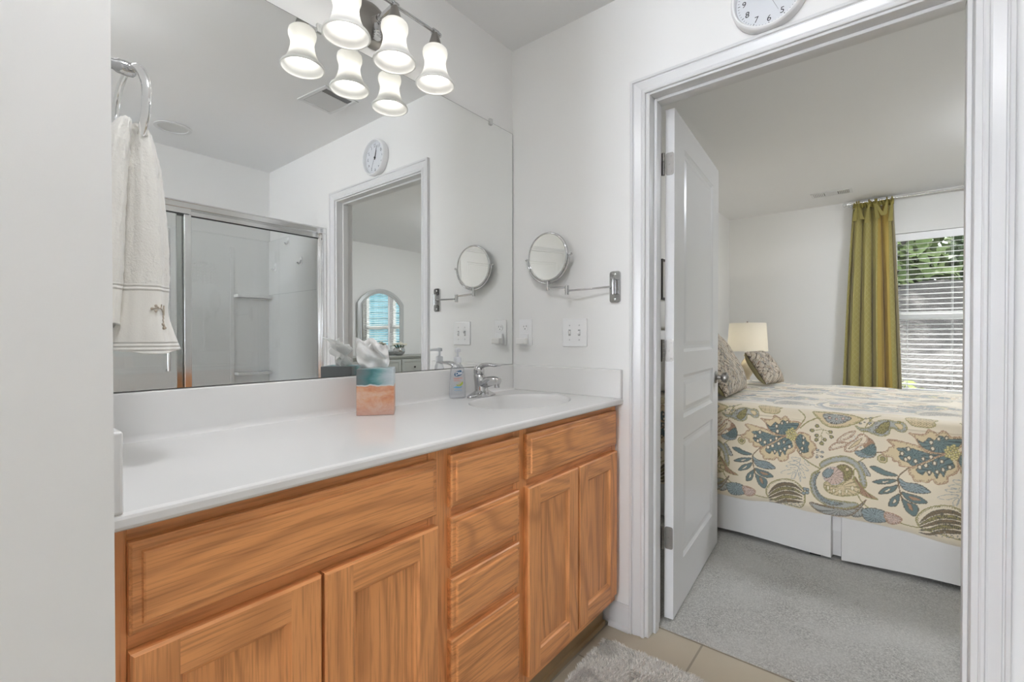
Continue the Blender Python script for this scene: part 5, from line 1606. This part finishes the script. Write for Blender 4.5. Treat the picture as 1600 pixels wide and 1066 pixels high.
F = np.stack([idx[:-1, :-1], idx[:-1, 1:], idx[1:, 1:], idx[1:, :-1]], -1).reshape(-1, 4)
mb = MB()
mb.v = V
mb.f = [tuple(f) for f in F.tolist()]
mb.m = [0] * len(mb.f)
M_print = print_mat('jacobean_print_cotton', .7, .55)
qo = mb.build('quilt_top', M_print, du, smooth=180, fixn=False)
colour_mesh(qo, np.concatenate(Cc))
fx = np.linspace(BXN - .003, BXF, 320)
fz = np.linspace(.24, ZTOP, 120)
mb = MB()
mb.v = [(x, BYF + .0 - .012 * math.sin((z - .24) / .52 * PI), z) for z in fz for x in fx]
idx = np.arange(len(fx) * len(fz)).reshape(len(fz), len(fx))
mb.f = [tuple(f) for f in np.stack([idx[:-1, :-1], idx[:-1, 1:], idx[1:, 1:], idx[1:, :-1]], -1).reshape(-1, 4).tolist()]
mb.m = [0] * len(mb.f)
fo = mb.build('foot_drop', M_print, du, smooth=180, fixn=False)
FX, FZ = np.meshgrid(fx, fz)
colour_mesh(fo, fabric(FX.reshape(-1), FZ.reshape(-1)))

# pillows
M_sham = print_mat('sham_print', .1, .8, (.66, .64, .62))
M_back = mottled('olive_sham_back', (.38, .34, .19), .8, 60, .05)


def pillow(name, label, cx, cy, zb, w_, h_, th, lean, yaw, ph, front, back, sc=1.0, group=None):
    """w along local x, h up, leaning back about the bottom edge"""
    t = thing(name, label, 'pillow', (cx, cy, zb), yaw, group)
    n = 150
    L = Matrix.Rotation(-lean, 4, 'X')

    def pt(u, v, s_):
        a, b_ = 2 * u - 1, 2 * v - 1
        e = (max(0, 1 - abs(a) ** 3.2) * max(0, 1 - abs(b_) ** 3.2)) ** .5
        pin = 1 - .06 * (abs(a) ** 2) * (1 - abs(b_) ** 2)
        pin2 = 1 - .06 * (abs(b_) ** 2) * (1 - abs(a) ** 2)
        x = a * w_ / 2 * pin2
        z = h_ / 2 + b_ * h_ / 2 * pin
        y = s_ * (th / 2 * e + .002) + .006 * math.sin(7 * a + ph) * e
        return tuple(L @ Vector((x, y, z)))
    for nm, s_, mt in (('front_panel', -1, front), ('back_panel', 1, back)):
        mb = MB().grid(lambda u, v: pt(u, v, s_), n, n)
        o = mb.build(nm, mt, t, smooth=180, world=False, fixn=False)
        if mt is M_sham:
            uu, vv = np.meshgrid(np.linspace(0, 1, n), np.linspace(0, 1, n))
            X_, Z_ = uu.reshape(-1) * w_, vv.reshape(-1) * h_
            cl_ = fabric((X_ * .5 + Z_ * .866) * sc + ph * .31, (Z_ * .5 - X_ * .866) * sc + ph * .17)
            sw_ = np.sin(70 * X_ + 3.2 * np.sin(34 * Z_ + ph)) * np.sin(64 * Z_ + 3 * np.sin(31 * X_ + ph))
            cl_ = np.where((np.abs(sw_) < .10)[:, None], np.array([[.17, .14, .115]]), cl_ * .55 + np.array([[.36, .335, .30]]))
            cl_ = np.where(((np.abs(sw_ - .55) < .09))[:, None], np.array([[.30, .20, .15]]), cl_)
            colour_mesh(o, cl_)
    return t


pillow('sham_pillow', 'patterned sham pillow leaning at the near edge of the bed head', 1.54, -.60, .776, .62, .44, .15, math.radians(30), math.radians(2), .4, M_sham, M_back, 2.6)
pillow('euro_sham', 'large square patterned sham pillow propped behind the front cushions', 2.04, -.44, .778, .72, .60, .17, math.radians(33), math.radians(-2), 1.9, M_sham, M_back, 2.4)
pillow('accent_cushion', 'small patterned accent cushion with olive back at the middle of the bed', 2.36, -.68, .778, .32, .28, .13, math.radians(34), math.radians(-12), 2.7, M_sham, M_back, 2.8)
M_slip = mottled('white_pillowcase', (.83, .82, .80), .8, 9, .01)
pillow('sleeping_pillow', 'plain white pillow against the headboard behind the patterned sham', 1.40, -.20, .776, .46, .40, .12, math.radians(6), 0, 0, M_slip, M_slip)

# ---------------------------------------------------------------- framed picture above the bed
pf = thing('picture_frame', 'slim dark picture frame hanging above the bed head', 'picture', (2.16, YN, 1.58))
b = MB()
for x0, x1, z0, z1 in ((1.862, 2.46, 1.423, 1.438), (1.862, 2.46, 1.722, 1.737), (1.862, 1.877, 1.438, 1.722), (2.445, 2.46, 1.438, 1.722)):
    b.box(x0, x1, YN - .024, YN - .0015, z0, z1)
b.build('frame', simple('dark_frame', (.03, .025, .02), .4), pf, smooth=0)
MB().box(1.876, 2.446, YN - .012, YN - .002, 1.437, 1.723).build('print', mottled('pale_print', (.62, .62, .58), .5, 6, .15), pf, smooth=0)

# ---------------------------------------------------------------- bedside
ns = thing('nightstand', 'dark wooden nightstand behind the far side of the bed', 'nightstand', (3.2, -.24, .008))
M_dk = mottled('dark_stained_wood', (.10, .065, .04), .4, 10, .06)
b = MB().box(2.94, 3.46, -.46, 0, .12, .66)
b.build('body', M_dk, ns, bevel=.004)
MB().box(2.92, 3.48, -.48, .01, .66, .69).build('top', M_dk, ns, bevel=.005)
for x in (2.96, 3.40):
    for y in (-.45, -.05):
        MB().box(x, x + .04, y, y + .04, .0085, .12).build('leg', M_dk, ns, smooth=0)
for z0, z1 in ((.15, .38), (.40, .64)):
    dd_ = MB().box(2.96, 3.44, -.475, -.46, z0, z1).build('drawer', M_dk, ns, bevel=.003)
    b = MB()
    b.sphere((3.2, -.485, (z0 + z1) / 2), .013)
    b.build('knob', M_satin, dd_)
LP = (3.20, -.305)
la = thing('table_lamp', 'lit table lamp with pale drum shade beside the bed', 'lamp', (LP[0], LP[1], .691))
b = MB().lathe([(.075, .692), (.075, .704), (.03, .715), (.022, .74), (.05, .79), (.062, .84), (.05, .89), (.022, .93), (.016, .945), (.034, .952), (.034, .957), (.012, .962), (.012, .98), (.0, .98)], 32, 0, Matrix.Translation((LP[0], LP[1], 0)), cap=True)
b.build('base', mottled('champagne_base', (.62, .54, .38), .35, 20, .04), la, smooth=60)
b = MB()
shp = [(.176, .995), (.160, 1.262)]
b.lathe(shp + [(r - .003, z) for r, z in shp[::-1]], 64, 0, Matrix.Translation((LP[0], LP[1], 0)), closed=True)
b.build('lamp_shade', M_lampshade, la, smooth=40)
b = MB()
for a in (0, 2 * PI / 3, 4 * PI / 3):
    b.tube([(LP[0], LP[1], 1.248), (LP[0] + .158 * math.cos(a), LP[1] + .158 * math.sin(a), 1.248)], .0018, 6)
b.tube([(LP[0], LP[1], .98), (LP[0], LP[1], 1.262)], .004, 8)
b.sphere((LP[0], LP[1], 1.272), .009)
b.build('harp', M_satin, la)
b = MB()
b.sphere((LP[0] + .0, LP[1], 1.11), .032)
b.tube([(LP[0], LP[1], 1.04), (LP[0], LP[1], 1.085)], .013, 10)
b.build('bulb', emit('lamp_bulb', (1, .93, .83), TABLE_BULB), la)
dome('fill_lamp', 'added out-of-view flush dome fill lamp at the middle of the bedroom', (2.2, -2.25, H), .22, BED_FILL, (.95, .985, 1.06))  # unseen lamp added to raise the light level in the bedroom

# bedroom ceiling register
bv = ceiling_vent('ceiling_register', 'white air register on the bedroom ceiling by the curtain', 3.455, -.942, .155, .31, 0, 0)
for s_ in (-1, 1):
    for k in range(6):
        b = MB()
        y = s_ * (.125 - k * .013)
        b.add([(-.052, y - .004, -.0018), (-.052, y + .004, -.006), (.052, y + .004, -.006), (.052, y - .004, -.0018)], [(0, 1, 2, 3)])
        b.build('fin', M_trim, bv, world=False, smooth=0, solid=.001)
for k in range(9):
    b = MB()
    x = -.048 + k * .012
    b.add([(x, -.048, -.0018), (x + .008, -.048, -.006), (x + .008, .048, -.006), (x, .048, -.0018)], [(0, 1, 2, 3)])
    b.build('slat', M_trim, bv, world=False, smooth=0, solid=.001)

# ---------------------------------------------------------------- windows and blinds
WM_ = (WY0 + WY1) / 2
M_vinyl = simple('white_vinyl', (.86, .86, .86), .35)
for k, (y0, y1) in enumerate(((WM_ + .03, WY1), (WY0, WM_ - .03))):
    wn = thing('window_%d' % (k + 1), None, None, (4.0, (y0 + y1) / 2, WZ0), kind='structure')
    b = MB()
    f = .045
    b.box(3.975, 4.045, y0, y0 + f, WZ0, WZ1)
    b.box(3.975, 4.045, y1 - f, y1, WZ0, WZ1)
    b.box(3.975, 4.045, y0 + f, y1 - f, WZ0, WZ0 + f)
    b.box(3.975, 4.045, y0 + f, y1 - f, WZ1 - f, WZ1)
    b.box(3.985, 4.03, y0 + f, y1 - f, 1.292, 1.362)
    b.build('window_frame', M_vinyl, wn, smooth=0, bevel=.003)
    MB().box(4.012, 4.016, y0 + f - .002, y1 - f + .002, WZ0 + f - .002, WZ1 - f + .002).build('pane', M_pane, wn, smooth=0)
struct('trim_5', MB().box(3.93, 4.06, WM_ - .03, WM_ + .03, WZ0, WZ1), M_vinyl, smooth=0)
struct('trim_6', MB().box(3.88, 3.975, WY0 - .02, WY1 + .02, WZ0 - .02, WZ0 + .002), M_trim, smooth=0, bevel=.004)
M_slat = translucent('white_blind_slat', (.90, .90, .89), .25, .3, .04)
bl0 = None


def make_blind(y0, y1, label):
    t = thing('window_blind', label, 'blind', (3.945, (y0 + y1) / 2, 2.03), group='white slatted blinds on the bedroom windows')
    yc, hw_ = (y0 + y1) / 2, (y1 - y0) / 2
    MB().box(-.025, .022, -hw_ + .004, hw_ - .004, -.012, .045).build('headrail', M_vinyl, t, world=False, smooth=0)
    MB().box(-.036, -.027, -hw_ + .002, hw_ - .002, -.020, .048).build('valance', M_vinyl, t, world=False, bevel=.003)
    zt, pitch, ns_ = -.052, .0458, 29
    cs, sn = math.cos(math.radians(11)), math.sin(math.radians(11))
    sl = None
    for k in range(ns_):
        if sl is None:
            b = MB()
            b.grid(lambda u, v: ((u - .5) * .050 * cs, -hw_ + .008 + v * (2 * hw_ - .016), (u - .5) * .050 * sn + .002 * math.sin(u * PI)), 6, 2)
            sl = b.build('slat', M_slat, t, world=False, smooth=180, solid=.0028, fixn=False)
            sl.location = (0, 0, zt)
        else:
            c = sl.copy()
            COL.objects.link(c)
            c.parent = t
            c.location = (0, 0, zt - k * pitch)
    zb = zt - ns_ * pitch
    MB().box(-.025, .025, -hw_ + .008, hw_ - .008, zb - .008, zb + .008).build('bottom_rail', M_vinyl, t, world=False, bevel=.003)
    for y in (-hw_ * .72, 0, hw_ * .72):
        b = MB()
        for x in (-.026, .026):
            b.tube([(x, y, .0), (x, y, zb)], .0011, 5)
        b.tube([(0, y + .01, .0), (0, y + .01, zb)], .0009, 5)
        b.build('ladder_cord', M_white, t, world=False)
    return t


make_blind(WM_ + .032, WY1 - .003, 'white slatted blind on the bedroom window next to the gold curtain')
make_blind(WY0 + .003, WM_ - .032, 'white slatted blind on the bedroom window away from the gold curtain')

# ---------------------------------------------------------------- curtain and rod
cr = thing('curtain_rod', 'slim pale curtain rod just under the bedroom ceiling', 'curtain rod', (3.845, -2.2, 2.405))
MB().tube([(3.845, -1.03, 2.405), (3.845, -3.45, 2.405)], .009, 12).build('rod', M_alu, cr)
for y in (-1.02, -3.46):
    b = MB()
    b.sphere((3.845, y, 2.405), .018)
    b.build('finial', M_clip, cr)
for y in (-1.06, -2.25, -3.40):
    b = MB()
    b.tube([(XB - .001, y, 2.405), (3.845, y, 2.405)], .006, 8)
    b.tube([(XB - .001, y, 2.405), (XB - .006, y, 2.405)], .02, 14)
    b.build('bracket', M_alu, cr)


def curtain_mat():
    t = NT('olive_gold_curtain')
    uv = t.n('UVMap').outputs[0]
    x = t.xyz(uv)
    p = .055
    a = t.math('ABSOLUTE', t.math('SUBTRACT', t.math('FRACT', t.math('DIVIDE', t.math('ADD', x[0], x[1]), p)), .5))
    b = t.math('ABSOLUTE', t.math('SUBTRACT', t.math('FRACT', t.math('DIVIDE', t.math('SUBTRACT', x[0], x[1]), p)), .5))
    lat = t.math('LESS_THAN', t.math('MINIMUM', a, b), .045)
    v = t.coord()
    weave = t.noise(v, 700, 2)
    green = t.mix(t.math('MULTIPLY', lat, .55), (.36, .31, .10), (.47, .42, .20))
    band = t.ramp(t.math('DIVIDE', x[0], .80), [(0, (0, 0, 0)), (.625, (1, 1, 1)), (.865, (0, 0, 0))], 'CONSTANT')
    gold = t.mix(t.math('LESS_THAN', t.math('ABSOLUTE', t.math('SUBTRACT', t.math('FRACT', t.math('DIVIDE', x[0], .048)), .5)), .10), (.44, .31, .07), (.34, .23, .045))
    c = t.mix(band, green, gold)
    hemm = t.math('GREATER_THAN', x[0], .755)
    c = t.mix(hemm, c, (.55, .50, .36))
    c = t.mix(t.math('MULTIPLY', weave, .15), c, (.2, .17, .05))
    t.set(c, .6, 0, .35, sheen=.3)
    t.bump(weave, .15, .001)
    return t.mat


M_curt = curtain_mat()
cu = thing('curtain', 'olive gold lattice curtain hanging beside the bedroom window', 'curtain', (3.84, -1.24, 2.36))
NP = 4.6
NU, NV = 260, 60
rows = []
uvs = []
for jv in range(NV):
    v = jv / (NV - 1)
    z = 2.352 - v * 2.30
    yl = -1.085 + .075 * min(1, v * 1.15) ** .8
    yr = -1.385 - .065 * min(1, v * 1.35)
    row = []
    for iu in range(NU):
        u = iu / (NU - 1)
        ph = 2 * PI * (NP * u + .25 + .06 * math.sin(3 * v + 4 * u))
        amp = (.022 + .034 * min(1, v * 4)) * (1 - .25 * math.sin(7 * u))
        x = 3.872 - (.045 + .060 * min(1, v * 3)) * abs(math.cos(ph / 2 * 1.0)) ** .5 * (.9 + .1 * math.sin(11 * u + 2 * v)) - .012 * v
        y = yl + (yr - yl) * u + .009 * math.sin(ph + .8) * min(1, v * 3)
        row.append((x, y, z))
        uvs.append((u * .80, z))
    rows.append(row)
mb = MB()
mb.v = [p for r in rows for p in r]
mb.f = [(j * NU + i, j * NU + i + 1, (j + 1) * NU + i + 1, (j + 1) * NU + i) for j in range(NV - 1) for i in range(NU - 1)]
mb.m = [0] * len(mb.f)
co = mb.build('panel', M_curt, cu, smooth=180, fixn=False)
ul = co.data.uv_layers.new(name='UVMap')
vi = np.empty(len(co.data.loops), np.int32)
co.data.loops.foreach_get('vertex_index', vi)
ul.data.foreach_set('uv', np.array(uvs)[vi].reshape(-1).astype(np.float32))
sld = co.modifiers.new('solid', 'SOLIDIFY')
sld.thickness = .002
# gathered heading and the tied tabs
hd = MB().grid(lambda u, v: (3.828 - .010 * math.sin(u * 2 * PI * 13 + 4 * v) - .006 * math.sin(u * 61), -1.085 - u * .30, 2.348 + v * .048 + .006 * math.sin(u * 47)), 150, 6)
M_tab = mottled('olive_tab_cloth', (.32, .27, .07), .6, 60, .06)
hd.build('heading', M_tab, cu, smooth=180, solid=.004, fixn=False)
for k, (y, ln_, sl_) in enumerate(((-1.112, .13, .014), (-1.128, .12, -.03), (-1.205, .16, .012), (-1.25, .13, -.022), (-1.262, .11, -.05), (-1.335, .10, .012), (-1.372, .17, .010))):
    b = MB()
    b.sphere((3.795, y, 2.358), .015, 10, 8, 0, .8, 1, 1.1)
    x0 = 3.786
    b.add([(x0, y - .007, 2.355), (x0, y + .007, 2.355), (x0 - .012, y + sl_ + .018, 2.355 - ln_), (x0 - .010, y + sl_ - .016, 2.352 - ln_),
           (x0 + .005, y - .007, 2.355), (x0 + .005, y + .007, 2.355), (x0 - .008, y + sl_ + .018, 2.355 - ln_), (x0 - .006, y + sl_ - .016, 2.352 - ln_)],
          [(0, 1, 2, 3), (7, 6, 5, 4), (0, 4, 5, 1), (1, 5, 6, 2), (2, 6, 7, 3), (3, 7, 4, 0)])
    b.tube(spline([(3.797, y, 2.362), (3.832, y, 2.380), (3.833, y, 2.412), (3.850, y, 2.418), (3.860, y, 2.39), (3.835, y, 2.36)], 4), .006, 8)
    b.build('tie_tab', M_tab, cu, smooth=40)

# ---------------------------------------------------------------- dresser with arched mirror (seen in the bathroom mirror)
M_grey = mottled('grey_painted_wood', (.40, .40, .36), .45, 14, .06)
M_grey2 = simple('silvered_frame_paint', (.55, .56, .55), .35, .15)
DX0, DX1, DY0, DY1, DZ = 1.50, 3.30, YB + .012, -3.86, .868
ds = thing('dresser', 'grey painted dresser under the arched mirror', 'dresser', (2.4, -4.08, .008))
MB().box(DX0 + .02, DX1 - .02, DY0, DY1 - .02, .10, DZ - .03).build('body', M_grey, ds, smooth=0)
b = MB()
b.box(DX0 - .01, DX1 + .01, DY0, DY1 + .012, DZ - .012, DZ)
b.box(DX0, DX1, DY0, DY1, DZ - .030, DZ - .012)
b.build('top', M_grey, ds, bevel=.004)
MB().box(DX0 + .01, DX1 - .01, DY0 + .01, DY1 - .01, .0085, .10).build('plinth', M_grey, ds, bevel=.006)
xs = [DX0 + .05, DX0 + .46, 2.345, 2.82, DX1 - .05]
xs = [DX0 + .05, 1.93, 2.33, 2.78, DX1 - .05]
for i in range(4):
    for z0, z1 in ((.60, .815), (.36, .585), (.125, .345)):
        a0, a1 = xs[i] + .012, xs[i + 1] - .012
        b = MB()
        R = []
        for ins, y in ((0, DY1 - .0205), (0, DY1 - .006), (.012, DY1 - .002), (.032, DY1 - .002), (.038, DY1 - .008), (.05, DY1 - .008)):
            R.append([(a0 + ins, y, z0 + ins), (a1 - ins, y, z0 + ins), (a1 - ins, y, z1 - ins), (a0 + ins, y, z1 - ins)])
        b.rings(R)
        dw = b.build('drawer', M_grey, ds, smooth=0)
        k = MB()
        k.lathe([(.006, 0), (.006, .012), (.014, .018), (.012, .026), (.0, .028)], 14, 0, Matrix.Translation(((a0 + a1) / 2, DY1 - .009, (z0 + z1) / 2)) @ Matrix.Rotation(-PI / 2, 4, 'X'))
        k.build('knob', M_black, dw)

am = thing('arched_mirror', 'arched grey framed mirror standing on the dresser', 'mirror', (2.31, DY0 + .05, DZ))


def arch(x0, x1, z0, zs_, zt, n=24):
    """straight sides, segmental arch with clear shoulders"""
    w_ = (x1 - x0) / 2
    hgt = zt - zs_
    R = (w_ * w_ + hgt * hgt) / (2 * hgt)
    a0 = math.asin(w_ / R)
    pts = [(x0, z0), (x1, z0)]
    for i in range(n):
        a = a0 - 2 * a0 * i / (n - 1)
        pts.append(((x0 + x1) / 2 + R * math.sin(a), zt - R + R * math.cos(a)))
    return pts


o1, o2 = arch(1.925, 2.695, DZ + .002, 1.605, 1.815), arch(1.960, 2.660, DZ + .045, 1.588, 1.778)
o3, o4 = arch(1.972, 2.648, DZ + .057, 1.582, 1.766), arch(1.990, 2.630, DZ + .075, 1.575, 1.748)
yb_ = DY0 + .005
R = [[(x, y, z) for x, z in pts] for pts, y in ((o1, yb_), (o1, yb_ + .030), (o2, yb_ + .042), (o3, yb_ + .034), (o4, yb_ + .030), (o4, yb_ + .012))]
MB().rings(R, cap1=False).build('frame', M_grey2, am, smooth=35)
MB().rings([[(x, yb_ + .010, z) for x, z in o4], [(x, yb_ + .020, z) for x, z in o4]]).build('mirror_glass', M_mirror, am, smooth=0)
vs_ = thing('flower_bowl', 'silver bowl of cream flowers on the dresser in front of the arched mirror', 'flower bowl', (2.44, -4.06, DZ))
b = MB()
b.lathe([(.035, .001), (.045, .004), (.075, .03), (.086, .06), (.078, .095), (.062, .115), (.058, .118), (.066, .09), (.03, .02), (.0, .02)], 32, 0, Matrix.Translation((0, 0, 0)), cap=False)
b.build('bowl', M_chrome, vs_, world=False, smooth=60)
r_ = random.Random(4)
M_petal, M_leafd = simple('cream_petals', (.78, .74, .62), .7), simple('dark_green_leaf', (.07, .12, .05), .6)
for k in range(9):
    a, rr = k * 2.4, .075 * math.sqrt((k + .6) / 9)
    c0 = Vector((rr * math.cos(a) * 1.35, rr * math.sin(a) * .8, .135 + .055 * (1 - rr / .08) + r_.uniform(-.01, .015)))
    b = MB()
    for q in range(14):
        t_, u_ = q * 2.4, .024 * math.sqrt((q + .5) / 14)
        b.sphere(tuple(c0 + Vector((u_ * math.cos(t_), u_ * math.sin(t_), .016 - u_ * .5))), .010, 7, 5)
    b.build('flower', M_petal, vs_, world=False)
for k in range(10):
    a = k * .66 + .3
    L_, z0 = r_.uniform(.07, .12), r_.uniform(.10, .16)
    p0 = Vector((.05 * math.cos(a), .04 * math.sin(a), .11))
    p1 = Vector((L_ * math.cos(a) * 1.25, L_ * math.sin(a) * .8, z0))
    sd = Vector((-math.sin(a), math.cos(a), 0)) * .018
    m_ = (p0 + p1) / 2 + Vector((0, 0, .02))
    b = MB().add([tuple(p0), tuple(m_ + sd), tuple(p1), tuple(m_ - sd)], [(0, 1, 2, 3)])
    b.build('leaf', M_leafd, vs_, world=False, smooth=0, solid=.0012)

# ---------------------------------------------------------------- outside the bedroom window
M_bank = mottled('pine_straw_bank', (.019, .0152, .013), .95, 2.5, .22, .8, 14, .08)
M_lawn = mottled('lawn', (.055, .066, .02), .95, 3, .2, .6, 30, .03)


def terrain(u, v):
    x = 4.3 + u * 26
    y = -16 + v * 30
    z = -.25
    if x > 8:
        q = min(1, (x - 8) / 6.5)
        z += 2.55 * q * (1 - .12 * math.sin(y * .7)) + .10 * math.sin(x * 1.7 + y) + .06 * math.sin(y * 3.1 + x)
    return (x, y, z)


struct('ground', MB().grid(terrain, 70, 70), M_bank, smooth=180)
struct('ground_lawn', MB().box(4.07, 8.1, -16, 14, -.4, -.22), M_lawn, smooth=0)
M_bark = mottled('grey_bark', (.075, .066, .06), .9, 30, .2)
LEAFS = [mottled('leaf_green_mid', (.085, .12, .035), .8, 6, .15), mottled('leaf_green_yellow', (.15, .165, .045), .8, 6, .12), mottled('leaf_green_deep', (.055, .09, .032), .8, 6, .15)]


def leaf_cloud(mb, c, rx, ry, rz, n, size, r__, mi=0):
    for _ in range(n):
        d_ = Vector((r__.gauss(0, 1), r__.gauss(0, 1), r__.gauss(0, 1))).normalized() * (r__.random() ** .45)
        p = Vector((c[0] + d_.x * rx, c[1] + d_.y * ry, c[2] + d_.z * rz))
        a = Vector((r__.gauss(0, 1), r__.gauss(0, 1), r__.gauss(0, 1))).normalized()
        b_ = a.orthogonal().normalized()
        s_ = size * r__.uniform(.6, 1.3)
        mb.add([tuple(p - a * s_), tuple(p + b_ * s_ * .45), tuple(p + a * s_), tuple(p - b_ * s_ * .45)], [(0, 1, 2, 3)], mi)


r_ = random.Random(21)
TREES = [(15.6, -9.8, 5.0, 0), (15.6, -5.7, 5.2, 1), (15.4, -1.7, 5.2, 0), (20.0, -8.9, 7.0, 2), (19.9, -3.9, 7.2, 0), (20.2, 1.1, 6.8, 1), (26.3, -6.6, 9.5, 0), (26.5, -.6, 9.5, 2), (17.6, -3.7, 2.4, 2), (17.7, .3, 2.4, 2), (23.2, -6.4, 3.6, 0), (23.2, -1.4, 3.6, 0)]
TLAB = ['mid green', 'yellow green', 'deep green']
for i, (x, y, h_, kind) in enumerate(TREES):
    zg = terrain((x - 4.3) / 26, (y + 16) / 30)[2] - .1
    t = thing('tree', '%s leafy tree on the bank seen between the blind slats' % TLAB[kind], 'tree', (x, y, zg), group='trees on the bank behind the house')
    b = MB().tube(spline([(x, y, zg), (x + .1, y + .05, zg + h_ * .4), (x - .1, y + .1, zg + h_ * .85)], 4), [.17, .16, .15, .14, .13, .12, .10, .08, .05], 9)
    b.build('trunk', M_bark, t)
    b = MB()
    for q in range(9):
        cz = zg + h_ * (.06 + .10 * q)
        rr = h_ * .23 * math.sin(PI * (.24 + .08 * q))
        leaf_cloud(b, (x + r_.uniform(-.6, .6), y + r_.uniform(-.8, .8), cz), rr * 1.2, rr * 1.3, h_ * .10, 230, .25, r_)
    b.build('crown', LEAFS[kind], t, smooth=0, fixn=False)
for i, (x, y, h_) in enumerate(((7.3, -1.35, .75), (7.8, -2.6, .5), (7.9, -3.9, .6))):
    b = MB()
    leaf_cloud(b, (x, y, -.22 + h_ * .5), .55, .5, h_ * .5, 520, .07, r_)
    o = b.build('shrub', LEAFS[1], None, smooth=0, fixn=False, loc=(x, y, -.22))
    tag(o, ['rounded yellow green shrub low outside the window by the curtain', 'low yellow green shrub outside the window past the tall one', 'yellow green shrub outside the farther bedroom window'][i], 'shrub', 'shrubs outside the bedroom window')

# neighbouring house with pale blue siding
ho = thing('house', 'pale blue clapboard house next door seen in the arched mirror', 'house', (10.5, 6.0, -.2), math.radians(-35))
b = MB()
z = 0.0
while z < 5.2:
    b.add([(-5, -3.02, z), (5, -3.02, z), (5, -2.985, z + .2), (-5, -2.985, z + .2), (-5, -2.985, z), (5, -2.985, z)], [(0, 1, 2, 3), (0, 4, 5, 1)])
    z += .2
b.box(-5, 5, -2.98, 3, 0, 5.2)
b.build('siding_wall', simple('pale_blue_siding', (.14, .36, .44), .6), ho, world=False, smooth=0)
b = MB().rings([[(-5.4, -3.4, 5.2), (5.4, -3.4, 5.2), (5.4, 3.4, 5.2), (-5.4, 3.4, 5.2)], [(-5.4, -.1, 7.4), (5.4, -.1, 7.4), (5.4, .1, 7.4), (-5.4, .1, 7.4)]])
b.build('roof', simple('grey_shingle', (.16, .16, .17), .9), ho, world=False, smooth=0)
